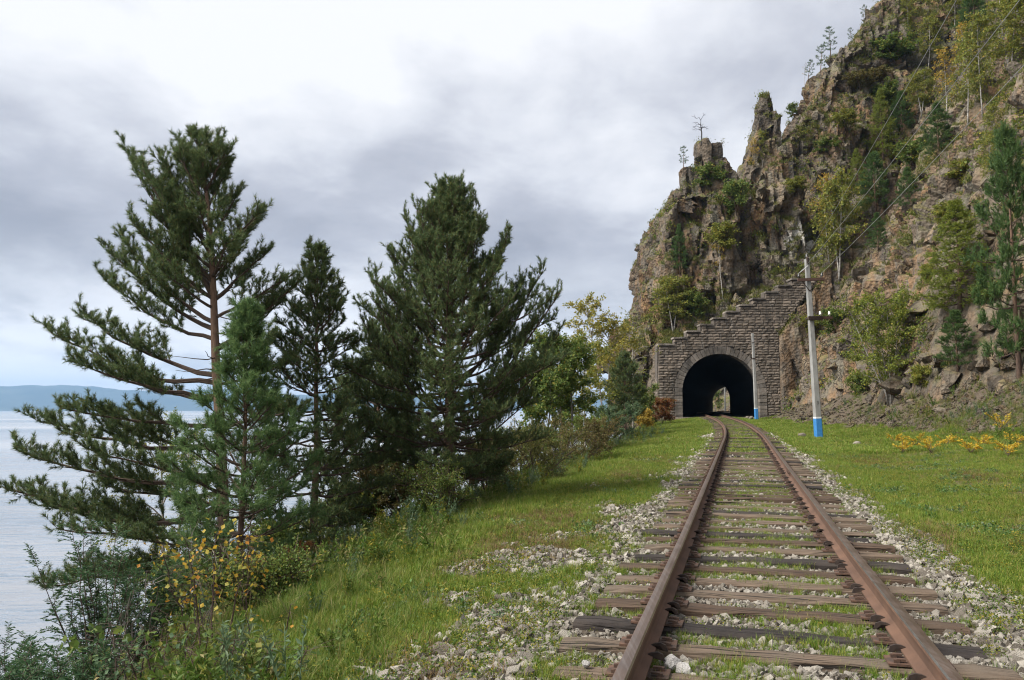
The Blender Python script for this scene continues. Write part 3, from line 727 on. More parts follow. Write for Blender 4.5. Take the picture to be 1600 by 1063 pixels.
blocks.sort(key=lambda q: -(q[1] - q[0]) * q[3])
def block_mesh(b, c, w, h, proud):
    j = rp.uniform(-.012, .012, (8, 3)); d = .35; W_, H_ = w / 2 - .011, h / 2 - .010; bv = .022
    F = np.array([(-W_, -H_), (W_, -H_), (W_, H_), (-W_, H_)])
    V = []
    for k, (u, v) in enumerate(F): V.append((u, d, v))
    for k, (u, v) in enumerate(F): V.append((u, -proud + .03, v))
    for k, (u, v) in enumerate(F): V.append((u * (1 - bv / max(W_, .05)) + j[k, 0], -proud - .035 + j[k, 1] * 1.5, v * (1 - bv / H_) + j[k, 2]))
    V.append((rp.uniform(-.3, .3) * W_, -proud - .05 - rp.uniform(0, .05), rp.uniform(-.3, .3) * H_))
    Q = [(0 + k, (k + 1) % 4, 4 + (k + 1) % 4, 4 + k) for k in range(4)] + [(4 + k, 4 + (k + 1) % 4, 8 + (k + 1) % 4, 8 + k) for k in range(4)]
    T = [(8 + k, 8 + (k + 1) % 4, 12) for k in range(4)]
    b.add2(np.array(V) + c, Q, T)
rest = MB()
for n_, (a, b_, z, h) in enumerate(blocks):
    c = np.array(((a + b_) / 2, PY, z + h / 2)); pr = rp.uniform(0, .04)
    if n_ < 300:
        mb = MB(); block_mesh(mb, np.zeros(3), b_ - a, h, pr); mb.build('stone_block', M_BLOCK, portal, loc=c - PO)
    else: block_mesh(rest, c - PO, b_ - a, h, pr)
o = rest.build('small_masonry', M_BLOCK, portal); o['kind'] = 'stuff'
print('blocks', len(blocks))
# backing wall, cut round the bore, built of vertical strips
bw = MB(); xs = np.arange(14.6, 30.9, .2)
for x in xs:
    xm = x + .1; zt = top_of(xm) - .03; zlo = BZ - .4
    if xm > 26.8: zlo = max(zlo, 9 + (xm - 26.8) / .72 - .2)
    u = abs(xm - AC); Rr = AR + .1
    if u < Rr: zlo = SPR + math.sqrt(Rr * Rr - u * u)
    if zt > zlo: bw.box((xm - 20.9, .66, (zt + zlo) / 2 - BZ), (.2, 1.2, zt - zlo))
bw.build('backing_wall', M_MORTAR, portal)
# side return of blocks at the lake end
z = BZ - .3; k = 0
while z < 7.7:
    h = .33; mb = MB(); ln = .62 if k % 2 else .95
    for a, b_ in ((.08, ln), (ln + .02, 1.3)):
        mb.box((left_of(z) + .02 - 20.9, (a + b_) / 2, z + h / 2 - BZ), (.16, b_ - a - .02, h - .025), jit=.012)
    mb.build('return_stone', M_BLOCK, portal); z += h; k += 1
# voussoirs and jamb stones
NV = 31
for q in range(NV):
    a0 = math.pi * q / NV + .005; a1 = math.pi * (q + 1) / NV - .005; pr = .10 + rp.uniform(0, .035); mb = MB()
    r1 = AR + .74 + rp.uniform(-.03, .03)
    V = [(math.cos(a) * r, y, math.sin(a) * r) for y in (-pr, 1.0) for a, r in ((a0, AR), (a1, AR), (a1, r1), (a0, r1))]
    mb.add(V, [(0, 1, 2, 3), (4, 7, 6, 5), (0, 4, 5, 1), (1, 5, 6, 2), (2, 6, 7, 3), (3, 7, 4, 0)])
    mb.build('voussoir', M_BLOCKL, portal, loc=np.array((AC, PY, SPR)) - PO)
for s in (-1, 1):
    z = BZ - .1; k = 0
    while z < SPR - .02:
        h = min(.34, SPR - z); mb = MB(); mb.box((0, .42, 0), (.74, 1.1 + .06 * (k % 2), h - .02), jit=.012)
        mb.build('jamb_stone', M_BLOCKL, portal, loc=np.array((AC + s * (AR + .37), PY, z + h / 2)) - PO); z += h; k += 1
# coping slabs of the steps
for q in range(NST):
    x0 = PX0 + STEPW * q; zt = 8.0 + STEPH * q
    if q == 0: x0 -= .25
    for k, (a, b_) in enumerate(((0, .66), (.68, STEPW + (.25 if q == 0 else 0)))):
        mb = MB(); mb.box((0, 0, 0), (b_ - a - .02, 1.5, .17), jit=.02); mb.build('coping_stone', M_BLOCKL, portal, loc=np.array((x0 + (a + b_) / 2 - .06, PY + .55, zt + .09)) - PO)
# tunnel lining
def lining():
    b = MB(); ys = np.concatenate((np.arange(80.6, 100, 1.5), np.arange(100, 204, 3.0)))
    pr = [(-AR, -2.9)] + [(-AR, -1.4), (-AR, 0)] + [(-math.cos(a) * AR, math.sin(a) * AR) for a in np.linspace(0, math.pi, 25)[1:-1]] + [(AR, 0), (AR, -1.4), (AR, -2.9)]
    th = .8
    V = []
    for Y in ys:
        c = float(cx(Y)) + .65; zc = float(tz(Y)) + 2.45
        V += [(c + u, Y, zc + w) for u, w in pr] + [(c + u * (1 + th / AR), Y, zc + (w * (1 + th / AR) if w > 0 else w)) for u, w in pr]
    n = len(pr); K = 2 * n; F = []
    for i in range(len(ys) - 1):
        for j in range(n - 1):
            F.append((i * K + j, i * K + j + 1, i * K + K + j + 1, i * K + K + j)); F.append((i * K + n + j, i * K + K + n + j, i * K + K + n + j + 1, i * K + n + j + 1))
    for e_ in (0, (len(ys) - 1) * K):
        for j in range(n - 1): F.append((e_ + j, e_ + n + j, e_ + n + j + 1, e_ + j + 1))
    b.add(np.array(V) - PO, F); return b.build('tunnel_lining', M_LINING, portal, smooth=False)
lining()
# rock and scrub beyond the far mouth
def far_slope():
    xs = np.linspace(38, 92, 70); us = np.linspace(0, 1, 40); V = []
    X, U = np.meshgrid(xs, us, indexing='ij'); Z = .6 + U * 26; Yb = 228 + U * 16 + (X - 56) * -.25
    P = np.stack((X, Yb, Z), -1).reshape(-1, 3); f1, f2, c = cells(P / 2.2, 91); P[:, 1] += 2.0 * fbm(P / 6, 3, 93) + (c - .5) * 1.4
    b = MB(); n, m = X.shape; i = np.arange(n - 1)[:, None] * m + np.arange(m - 1)[None]
    b.add(P, np.stack((i, i + m, i + m + 1, i + 1), -1).reshape(-1, 4)); o = b.build('far_rock_slope', M_ROCK); tag(o, kind='structure')
    a = o.data.attributes.new('tone', 'FLOAT', 'POINT'); a.data.foreach_set('value', (.35 + .6 * c).astype(np.float32))
    a = o.data.attributes.new('green', 'FLOAT', 'POINT'); a.data.foreach_set('value', np.ones(len(P), np.float32))
far_slope()

# ================================================================== POLES AND WIRES
def pole(name, base, top, r0, r1, label):
    base = np.asarray(base); top = np.asarray(top); H = np.linalg.norm(top - base); o = empty(name, base); tag(o, label, 'utility pole')
    zv = Vector(top - base).normalized(); yv = zv.cross(Vector((1, 0, 0))).normalized(); xv = yv.cross(zv); o.rotation_euler = Matrix((xv, yv, zv)).transposed().to_euler()
    def sec(b, z0, z1, grow=0, m=0):
        a = r0 + (r1 - r0) * z0 / H + grow; c = r0 + (r1 - r0) * z1 / H + grow; ch = .25
        V = []
        for z_, q in ((z0, a), (z1, c)):
            for u, w in ((-1, -1 + ch), (-1 + ch, -1), (1 - ch, -1), (1, -1 + ch), (1, 1 - ch), (1 - ch, 1), (-1 + ch, 1), (-1, 1 - ch)): V.append((u * q, w * q, z_))
        b.add(V, [(k, (k + 1) % 8, 8 + (k + 1) % 8, 8 + k) for k in range(8)]); b.f[4] += [np.array([(n0 + 8, n0 + 9, n0 + 10, n0 + 11), (n0 + 8, n0 + 11, n0 + 12, n0 + 15), (n0 + 12, n0 + 13, n0 + 14, n0 + 15)]) for n0 in (b.n - 16,)]; b.m[4].append(np.zeros(3))
    b = MB(); sec(b, -.5, H); b.build('shaft', M_CONC, o)
    return o, H, sec
PB = at(1279, 676, 38.0); PB[2] = gz(PB[0], 38.0); PT_ = at(1260.5, 405, 38.0)
pole1, H1, sec = pole('concrete_pole', PB, PT_, .165, .095, 'tall concrete pole with blue base and two rusty crossarms by the slope')
b = MB(); sec(b, -.05, .95, .004); b.build('blue_base', M_BLUE, pole1)
b = MB(); sec(b, .95, 1.02, .005); b.build('white_band', M_WHITEP, pole1)
def insul(parent, loc, m, s=1.0):
    b = MB(); b.tube([(0, 0, -.12), (0, 0, 0), (0, 0, .03)], [.012] * 3, 6)
    b.tube([(0, 0, 0), (0, 0, .05), (0, 0, .06), (0, 0, .11), (0, 0, .12), (0, 0, .16), (0, 0, .18)], [.05 * s, .06 * s, .035 * s, .055 * s, .03 * s, .045 * s, .01], 10)
    return b.build('insulator', m, parent, True, loc)
def arm(z, x0, x1, rz, ins, mat_):
    b = MB(); b.box(((x0 + x1) / 2, -.16, 0), (x1 - x0, .10, .13), jit=.008)
    a = b.build('crossarm', M_WOODDK, pole1, loc=(0, 0, z)); a.rotation_euler = (0, 0, rz)
    for x in ins: insul(a, (x, -.16, .14), mat_, 1.15)
    return a
pxm = 38 / FPX
a1 = arm(H1 - 1.03, -.56, .72, 0, (-.5, .62), M_BLACKC)
b = MB()
for q in (-1, 1): b.tube([(0, -.13, -.55), (q * .38, -.17, -.05)], .02, 6)
b.build('brace', M_DARKIRON, a1)
a2 = arm(H1 - 2.88, -.22, 1.05, rad(14), (.42, .92), M_PORC)
b = MB(); b.box((.12, -.2, -.02), (.75, .06, .2), jit=.01); b.box((0, 0, 0), (.34, .36, .08)); b.build('clamp', M_DARKIRON, a2)
b = MB(); b.tube([(0, -.03, -.25), (0, -.06, .02), (0, -.03, .1)], [.05, .06, .05], 8); b.build('top_bracket', M_DARKIRON, pole1, loc=(0, -.06, H1)); insul(pole1, (0, -.03, H1 + .06), M_BLACKC, 1.5)
tcu = bpy.data.curves.new('number', 'FONT'); tcu.body = '3'; tcu.size = .22; tcu.extrude = .002; to_ = bpy.data.objects.new('number', tcu)
tme = bpy.data.meshes.new_from_object(to_); tme.materials.clear(); tme.materials.append(M_BLACKC)
o = obj('painted_number', tme, pole1, (-.05, -.158, 1.62)); o.rotation_euler = (rad(90), 0, 0)
PB2 = at(1182, 651, 72.0); PB2[2] = gz(PB2[0], 72.0)
pole2, H2, sec = pole('concrete_pole', PB2, at(1176, 521, 72.0), .15, .10, 'thinner concrete pole with blue base in front of the tunnel arch')
b = MB(); sec(b, -.05, 1.05, .004); b.build('blue_base', M_BLUE, pole2)
b = MB(); sec(b, 1.05, 1.12, .005); b.build('white_band', M_WHITEP, pole2)
b = MB(); b.box((0, 0, 0), (.28, .28, .10)); b.build('steel_band', M_DARKIRON, pole2, loc=(0, 0, H2 - 2.3))
b = MB(); b.tube([(-.65, -.12, -.08), (0, -.12, 0), (.3, -.12, .05)], .03, 6); b.tube([(-.5, -.12, -.06), (-.5, -.12, .1)], .03, 6); b.tube([(0, -.12, 0), (.65, -.12, .12), (1.1, -.12, .6)], .018, 5); b.build('bracket', M_DEADWOOD, pole2, loc=(0, 0, H2 - .8))
PB3 = at(1133, 640, 218.0); PB3[2] = gz(PB3[0], 214.0)
pole3, H3, sec = pole('concrete_pole', PB3, PB3 + np.array((0, 0, 8.5)), .2, .14, 'pale pole seen through the far mouth of the tunnel')
# wires run on to the next pole beside the camera
M1 = Matrix.LocRotScale(Vector(PB), pole1.rotation_euler, None)
def wire(p, q, sag, label, r=.0075):
    p, q = np.asarray(p), np.asarray(q); u = np.linspace(0, 1, 40)[:, None]; P = p + (q - p) * u - np.array((0, 0, 1)) * sag * 4 * u * (1 - u)
    b = MB(); b.tube(P - p, r, 5); o = b.build('overhead_wire', M_WIRE, loc=p); tag(o, label, 'wire', 'overhead wires'); return o
w0 = np.array(M1 @ Vector((0, -.09, H1 + .2))); wa = np.array(M1 @ Vector((-.5, -.16, H1 - .72))); wb = np.array(M1 @ Vector((.62, -.16, H1 - .72)))
wire(w0, (4.6, 0, 9.4), .25, 'overhead wire from the top of the tall concrete pole')
wire(wa, (5.3, 0, 8.2), .25, 'overhead wire from the lake end of the upper crossarm')
wire(wb, (6.3, 0, 8.2), .25, 'overhead wire from the hill end of the upper crossarm')
wire(wa, np.array(M1 @ Vector((0, -.1, H1 - .35))), .0, 'short dark stay between crossarm and top of the tall pole', .02)
# ================================================================== PLANTS
def nrm(v): v = np.asarray(v, float); return v / (np.linalg.norm(v, axis=-1, keepdims=True) + 1e-9)
def needles(b, S, D, L, n, nl, nw, rng, m=0, spread=(.35, 1.05)):
    """needles as thin blades round each shoot"""
    S = np.repeat(np.asarray(S, float), n, 0); D = np.repeat(nrm(D), n, 0); L = np.repeat(np.asarray(L, float), n); k = len(S)
    B_ = S + D * (L * rng.uniform(0, 1, k))[:, None]
    R = nrm(np.cross(D, rng.normal(size=(k, 3)))); a = rng.uniform(*spread, k)[:, None]
    dr = D * np.cos(a) + R * np.sin(a); w = nrm(np.cross(dr, rng.normal(size=(k, 3)))) * (nw / 2)
    tip = B_ + dr * (nl * rng.uniform(.7, 1.15, k))[:, None]
    V = np.stack((B_ - w, B_ + w, tip), 1).reshape(-1, 3); b.add(V, np.arange(k * 3).reshape(-1, 3), m)
def leaves(b, C, N, l, w, rng, m=0, D=None):
    """rhombic leaves, slightly folded"""
    C = np.asarray(C, float); k = len(C)
    d = nrm(rng.normal(size=(k, 3)) + (0 if D is None else np.asarray(D) * 2.2)); u = nrm(np.cross(d, nrm(rng.normal(size=(k, 3)) + np.array((0, 0, 1.2)))))
    f = nrm(np.cross(u, d)); s = rng.uniform(.65, 1.2, k)[:, None]
    V = np.stack((C, C + d * l * .5 * s + u * w * .5 * s + f * l * .08, C + d * l * s, C + d * l * .5 * s - u * w * .5 * s + f * l * .08), 1).reshape(-1, 3)
    b.add(V, np.arange(k * 4).reshape(-1, 4), m)
def limb_pts(p0, p1, sag, n=8, rng=RNG, wob=.04):
    p0, p1 = np.asarray(p0, float), np.asarray(p1, float); u = np.linspace(0, 1, n)[:, None]; L = np.linalg.norm(p1 - p0)
    P = p0 + (p1 - p0) * u; P[:, 2] -= (sag * L * (np.sin(np.pi * u ** .8)))[:, 0]
    j = rng.normal(0, wob * L / n * 1.2, P.shape); j[0] = 0; j[-1] = 0
    return P + j
def pick(P, u):
    x = u * (len(P) - 1); i = min(int(x), len(P) - 2); f = x - i; return P[i] * (1 - f) + P[i + 1] * f, nrm(P[i + 1] - P[i])
def pine_limb(wd, SH, P, r0, rng, sec=9, slen=.45, u0=.25, shoot=.14, up=.35, dense=1.0):
    L = np.linalg.norm(P[-1] - P[0]); n = len(P)
    wd.tube(P, np.linspace(r0, max(.006, r0 * .15), n), 5, cap=False)
    for q in range(sec):
        u = u0 + (1 - u0) * (q + rng.uniform(.1, .9)) / sec
        c, t = pick(P, min(u, .99)); side = 1 if q % 2 else -1
        h = nrm(np.cross(t, (0, 0, 1))) * side
        d = nrm(t * rng.uniform(.5, 1.0) + h * rng.uniform(.6, 1.0) + np.array((0, 0, rng.uniform(-.05, .45))))
        sl = slen * L ** .5 * (1.15 - .75 * u) * rng.uniform(.7, 1.25)
        e_ = c + d * sl + np.array((0, 0, up * sl * .6)); B_ = limb_pts(c, e_, .10, 4, rng)
        wd.tube(B_, [r0 * .28 + .003, .006, .005, .003], 3, cap=False)
        ns = max(2, int(sl / .10 * dense))
        for k in range(ns):
            uu = .25 + .75 * (k + rng.random()) / ns; c2, t2 = pick(B_, min(uu, .99))
            d2 = nrm(t2 + rng.normal(0, .55, 3) + np.array((0, 0, up * 1.3))); ln = shoot * rng.uniform(.6, 1.3)
            SH.append((c2, d2, ln))
            if rng.random() < .55:
                SH.append((c2 + d2 * ln * .7, nrm(d2 + rng.normal(0, .5, 3) + np.array((0, 0, up))), ln * .8))
    for k in range(int(5 * dense) + 2):
        c2, t2 = pick(P, rng.uniform(.82, .995)); SH.append((c2, nrm(t2 + rng.normal(0, .5, 3) + np.array((0, 0, up * 1.4))), shoot * rng.uniform(.7, 1.4)))
def finish_pine(root, wd, tr, SH, nn, nl, nw, mat_, rng, spread=(.35, 1.05)):
    tr.build('trunk', M_PBARK, root, smooth=True); wd.build('branches', M_TWIG, root)
    b = MB(); needles(b, [s[0] for s in SH], [s[1] for s in SH], [s[2] for s in SH], nn, nl, nw, rng, 0, spread)
    return b.build('crown', mat_, root)
def trunk_at(T, z): return np.array([np.interp(z, T[:, 2], T[:, k]) for k in range(3)])

# ---- windswept pine over the water
def windswept():
    rng = np.random.default_rng(31); D = 14.0; c = at(350, 900, D); base = np.array((c[0], D, float(gz(c[0], D))))
    o = empty('pine_tree', base); tag(o, 'tall windswept pine with bare reddish trunk reaching out over the lake', 'pine tree')
    T = np.array([base - (0, 0, .3)] + [at(px, py, D) for px, py in ((349, 800), (345, 690), (337, 560), (334, 470), (328, 350), (321, 290), (313, 220))]) - base
    tr, wd, SH = MB(), MB(), []; tr.tube(T, [.115, .10, .09, .075, .06, .042, .026, .008], 9)
    # tip px, py, trunk py, depth offset
    L = [(200, 232, 465, 0, .02), (222, 262, 440, -.5, .02), (248, 245, 400, .4, .0), (187, 372, 505, .2, .06), (205, 345, 470, -.7, .04), (167, 432, 540, -.1, .08), (180, 405, 520, .8, .06),
         (130, 500, 590, .7, .05), (80, 518, 600, -.2, .08), (110, 560, 615, -.9, .06), (170, 585, 625, .3, .04), (62, 655, 690, .4, .05), (95, 640, 665, -.4, .04), (30, 708, 740, -.5, .08), (12, 765, 790, .2, .10),
         (60, 790, 800, 1.0, .06), (95, 830, 825, -.8, .05), (130, 700, 740, -1.0, .05), (150, 760, 775, .9, .04), (62, 912, 880, -.3, .0), (130, 905, 890, .8, .02), (200, 840, 850, -1, .02), (180, 660, 690, 1.0, .04),
         (425, 392, 470, .1, .0), (408, 345, 430, .5, .0), (398, 330, 410, -.5, .0), (445, 440, 500, -.3, .02), (440, 470, 540, .6, .05), (470, 440, 545, .2, .05), (420, 520, 570, -.7, .05), (455, 560, 610, .4, .03), (470, 640, 660, -.3, .02),
         (290, 225, 300, .3, .0), (275, 240, 330, -.4, .0), (350, 232, 300, -.2, .0), (362, 258, 320, .3, .0), (338, 228, 280, .1, 0), (372, 300, 370, .0, .0), (255, 300, 390, 0, .0), (270, 280, 360, .5, 0), (240, 330, 420, -.3, .02),
         (250, 420, 480, -.9, .04), (240, 395, 470, 1.0, .04), (300, 400, 470, 1.2, .02), (390, 420, 470, 1.0, .02), (360, 380, 430, -1.0, .02), (310, 330, 390, -.8, 0), (335, 300, 350, .8, 0), (300, 250, 300, -.2, 0), (325, 240, 280, .3, 0)]
    for px, py, ty, dy, sg in L:
        tip = at(px + rng.normal(0, 3), py + rng.normal(0, 3), D + dy) - base; z0 = at(340, ty + rng.normal(0, 4), D)[2] - base[2]
        p0 = trunk_at(T, z0); ln = np.linalg.norm(tip - p0)
        pine_limb(wd, SH, limb_pts(p0, tip, sg, 9, rng, .06), .018 + .011 * ln, rng, sec=int(6 + 6.2 * ln), slen=.44, u0=(.28 if py > 470 else .2) if ln > 1.2 else .12, shoot=.12, up=.42, dense=1.6)
    for k in range(18):   # short growth filling the upper crown
        z0 = T[-1, 2] * (1 - .34 * rng.random() ** 1.1); p0 = trunk_at(T, z0); a = rng.uniform(0, 6.28); ln = (.25 + 1.0 * (1 - z0 / T[-1, 2]) / .34) * rng.uniform(.6, 1.1)
        el = rng.uniform(.5, 1.1); pine_limb(wd, SH, limb_pts(p0, p0 + np.array((math.cos(a) * math.cos(el) - .15, math.sin(a) * math.cos(el), math.sin(el))) * ln, .03, 6, rng), .012, rng, int(4 + 5 * ln), .38, .15, .12, .5, 1.4)
    for q in range(14): SH.append((T[-1] - (0, 0, .05 * q), nrm(rng.normal(0, .35, 3) + np.array((0, 0, 1))), .14))
    for k in range(16):   # bare dead twigs low in the crown
        z0 = rng.uniform(.32, .62) * T[-1, 2]; p0 = trunk_at(T, z0); a = rng.uniform(0, 6.28); e_ = p0 + np.array((math.cos(a), math.sin(a), rng.uniform(-.1, .2))) * rng.uniform(.5, 1.1)
        wd.tube(limb_pts(p0, e_, .05, 5, rng, .1), np.linspace(.012, .003, 5), 4, cap=False)
    print('wind shoots', len(SH)); finish_pine(o, wd, tr, SH, 40, .095, .0085, M_NEEDLE, rng)
windswept()
# ---- conical pines built from whorls
def whorl_pine(name, px, pyb, pyt, D, env, label, seed, mat_=None, nn=28, nl=.085, nw=.0085, wh=.30, per=5, shoot=.12, extra=(), elev=((0, 2), (.5, 22), (.8, 45), (1, 66)), r0=.12, first=.1, dense=1.0, sec=6.0, base=None, H=None, spread=(.35, 1.05), up=.4, lean=None, slen=.34, cat='pine tree', group=None):
    rng = np.random.default_rng(seed)
    if base is None:
        c = at(px, pyb, D); base = np.array((c[0], D, float(gz(c[0], D)))); H = at(px, pyt, D)[2] - base[2]
    o = empty(name, base); tag(o, label, cat, group)
    n = 9; u = np.linspace(0, 1, n); T = np.stack((rng.normal(0, .012 * H / 5, n).cumsum() * (u > 0), rng.normal(0, .012 * H / 5, n).cumsum() * (u > 0), u * H), 1); T[0, 2] = -.3
    if lean is not None: T[:, :2] += np.outer(u, lean)
    tr, wd, SH = MB(), MB(), []; tr.tube(T, np.interp(u, [0, .1, 1], [r0 * 1.25, r0, .008]), 9)
    z = first * H; k = 0
    while z < H * .985:
        f = z / H; nb = per if f < .85 else max(3, per - 1)
        for q in range(nb):
            a = k * 1.3 + q * 2 * math.pi / nb + rng.normal(0, .25); L = np.interp(f, env[0], env[1]) * rng.uniform(.72, 1.15)
            el = rad(np.interp(f, [e_[0] for e_ in elev], [e_[1] for e_ in elev]) + rng.normal(0, 6)); zz_ = z + rng.normal(0, .05)
            p0 = trunk_at(T, zz_); tip = p0 + np.array((math.cos(a) * math.cos(el), math.sin(a) * math.cos(el), math.sin(el))) * L
            pine_limb(wd, SH, limb_pts(p0, tip, .07 if f < .6 else .02, 7, rng), .008 + .012 * L, rng, sec=int(3 + sec * L), slen=slen, u0=.3 if L > .9 else .12, shoot=shoot, up=up, dense=dense)
        z += wh * rng.uniform(.75, 1.2) * (1 - .35 * f); k += 1
    for tx, ty, oy, dy in extra:
        tip = at(tx, ty, D + dy) - base; p0 = trunk_at(T, at(px, oy, D)[2] - base[2]); L = np.linalg.norm(tip - p0)
        P = limb_pts(p0, tip, .16, 8, rng); pine_limb(wd, SH, P, .012 + .011 * L, rng, sec=int(4 + (sec + 1) * L), slen=slen * .85, u0=.3, shoot=shoot, up=.8, dense=dense * 1.2)
    for q in range(7): SH.append((T[-1] - (0, 0, .05 * q), nrm(rng.normal(0, .25, 3) + np.array((0, 0, 1))), shoot * 1.2))
    finish_pine(o, wd, tr, SH, nn, nl, nw, mat_ or M_NEEDLE, rng, spread); return o, len(SH)
r = whorl_pine('pine_tree', 702, 795, 300, 16.0, ([0, .15, .3, .5, .7, .85, 1], [.6, 1.55, 2.1, 2.0, 1.25, .75, .25]), 'largest broad dark green pine with dense conical crown on the bank', 41, per=6, wh=.28, nn=30, nw=.0115, dense=1.2, slen=.40, shoot=.135,
           extra=[(690, 292, 400, 0), (722, 294, 400, .1), (738, 305, 420, -.2), (672, 322, 430, .2), (712, 300, 400, -.3), (634, 340, 520, 0), (612, 398, 560, .3), (795, 366, 540, 0), (778, 410, 560, -.4), (848, 425, 590, .2), (875, 458, 620, -.2), (876, 520, 640, .4), (580, 430, 600, .5), (566, 500, 640, -.5), (655, 330, 480, -.5), (660, 345, 470, .5), (740, 330, 470, .3), (752, 350, 490, -.4), (818, 440, 600, .6), (560, 600, 690, -.3), (830, 620, 690, .3), (862, 560, 660, -.6), (590, 480, 640, -.8), (620, 440, 600, .8)], elev=((0, -4), (.3, 12), (.55, 30), (.8, 52), (1, 68)), r0=.125); print(r[1])
r = whorl_pine('pine_tree', 490, 848, 398, 15.0, ([0, .2, .4, .6, .8, 1], [.5, 1.3, 1.35, 1.0, .62, .2]), 'slender pine with pointed spire top between the two biggest pines', 42, per=5, wh=.30, r0=.075, dense=1.3, nw=.0115, slen=.40, elev=((0, -6), (.5, 15), (.8, 42), (1, 65))); print(r[1])
r = whorl_pine('pine_tree', 590, 790, 520, 18.0, ([0, .3, .6, 1], [.8, 1.7, 1.3, .3]), 'shaded low pine filling the gap beside the broadest pine', 43, per=5, wh=.32, r0=.08, dense=1.3, nw=.012, slen=.42); print(r[1])
r = whorl_pine('pine_tree', 372, 884, 500, 11.4, ([0, .15, .4, .6, .8, 1], [.4, 1.1, 1.1, .75, .40, .10]), 'bright green young pine in front of the windswept pine', 44, mat_=M_NEEDLEY, nn=48, nl=.09, nw=.0075, wh=.34, per=6, shoot=.17, r0=.05, dense=1.0, sec=6.5, elev=((0, 5), (.4, 25), (.75, 45), (1, 62)), up=.3); print(r[1])

# ---- broad-leaved trees
def broad(name, base, H, spread, label, seed, leafm, bark, nl, ls, trunks=((0, 0, 0),), r0=.08, start=.3, nbr=18, droop=0.0, elev=(55, 15), twl=.5, cat='tree', group=None, tw=6, lw=.72, dead=0.0, env=None, root=None):
    rng = np.random.default_rng(seed); o = empty(name, base); tag(o, label, cat, group)
    nl = int(nl * 2.0); tr, wd, lf = MB(), MB(), MB(); C = []; env = env or ([0, .35, .65, 1], [.55, 1, .85, .25])
    for dx, dy, bend in trunks:
        n = 8; u = np.linspace(0, 1, n); hh = H * rng.uniform(.85, 1.0) if len(trunks) > 1 else H
        T = np.stack((dx * u + bend * np.sin(u * math.pi) + rng.normal(0, .02 * H / n, n).cumsum() * .6, dy * u + rng.normal(0, .02 * H / n, n).cumsum() * .6, u * hh), 1); T[0] = (0, 0, -.25)
        T[0, :2] = rng.normal(0, .06, 2) if len(trunks) > 1 else 0
        tr.tube(T, np.interp(u, [0, .08, 1], [r0 * 1.3, r0, .012]), 7)
        for q in range(nbr):
            f = start + (1 - start) * (q + rng.random()) / nbr; p0 = trunk_at(T, f * hh); a = q * 2.4 + rng.normal(0, .4)
            g = (f - start) / (1 - start); L = spread * np.interp(g, *env) * rng.uniform(.65, 1.2); el = rad(elev[1] + (elev[0] - elev[1]) * g + rng.normal(0, 10))
            tip = p0 + np.array((math.cos(a) * math.cos(el), math.sin(a) * math.cos(el), math.sin(el) - droop * .4)) * L
            P = limb_pts(p0, tip, -.10, 6, rng, .1); wd.tube(P, np.linspace(r0 * .38, .006, 6), 4, cap=False)
            for k in range(tw):
                uu = .25 + .75 * (k + rng.random()) / tw; c, t = pick(P, min(uu, .99)); d = nrm(t + rng.normal(0, .7, 3) + np.array((0, 0, .15 - droop))); l_ = twl * rng.uniform(.5, 1.3)
                B_ = limb_pts(c, c + d * l_ - np.array((0, 0, droop * l_ * .7)), -.06, 4, rng, .1); wd.tube(B_, [.007, .005, .004, .002], 3, cap=False)
                if rng.random() < dead: continue
                C.append(B_)
    tr.build('trunk', bark, o, smooth=True); wd.build('branches', bark if bark is not M_BIRCH else M_GREYBARK, o)
    C = np.array(C); k = len(C) * nl; ii = np.repeat(np.arange(len(C)), nl); uu = rng.uniform(.1, 1.05, k) * 2.999; i0 = np.clip(uu.astype(int), 0, 2); f = (uu - i0)[:, None]
    pos = C[ii, i0] * (1 - f) + C[ii, i0 + 1] * f + rng.normal(0, ls * .55, (k, 3)); leaves(lf, pos, None, ls, ls * lw, rng)
    lf.build('crown', leafm, o); return o
def gp(px, D, py=700): c = at(px, py, D); return np.array((c[0], D, float(gz(c[0], D))))
broad('birch_tree', gp(262, 19), 6.0, 1.7, 'yellowing birch by the water seen through the windswept pine', 51, M_LEAFYG, M_BIRCH, 14, .06, nbr=22, droop=.5, start=.15, r0=.05, trunks=((-.3, .2, .1), (.5, -.1, 0)))
broad('leafy_tree', gp(893, 33, 705), 4.9, 1.35, 'green leafy tree with forked grey leaning trunk beside the broadest pine', 52, M_LEAFG, M_GREYBARK, 30, .10, nbr=20, start=.42, r0=.06, trunks=((-.75, .1, -.1), (-.1, .2, .1), (-1.3, 0, 0)), tw=7, twl=.55)
broad('leafy_tree', gp(845, 31, 705), 3.7, 1.3, 'low green bushy tree just behind the edge of the broadest pine', 521, M_LEAFG, M_GREYBARK, 30, .11, nbr=15, start=.1, r0=.045, trunks=((-.4, .1, -.1), (.4, .2, .1)), tw=6, twl=.5)
broad('birch_tree', gp(948, 52, 690), 9.6, 2.7, 'yellow autumn birch standing against the sky near the cliff nose', 53, leafmat('birch_autumn_leaves', [(0, (.15, .18, .04)), (.5, (.30, .27, .06)), (1, (.46, .36, .08))], .5), M_BIRCH, 18, .15, nbr=24, droop=.35, start=.35, r0=.07, trunks=((.2, .2, .1), (-1.3, 0, .1)), tw=7, twl=.75, dead=.1)
broad('birch_tree', gp(990, 60, 690), 9.0, 1.9, 'thin half bare birch close to the cliff nose', 54, M_LEAFYG, M_BIRCH, 7, .12, nbr=18, droop=.3, start=.4, r0=.06, tw=7, twl=.8, dead=.55)
r = whorl_pine('pine_tree', 978, 662, 556, 46.0, ([0, .3, .6, .85, 1], [.9, 1.35, 1.2, .6, .15]), 'small dark pine with brown dead lower branches left of the portal', 55, nn=16, nl=.14, nw=.022, wh=.40, per=6, shoot=.2, r0=.08, first=.28, dense=.75); print(r[1])
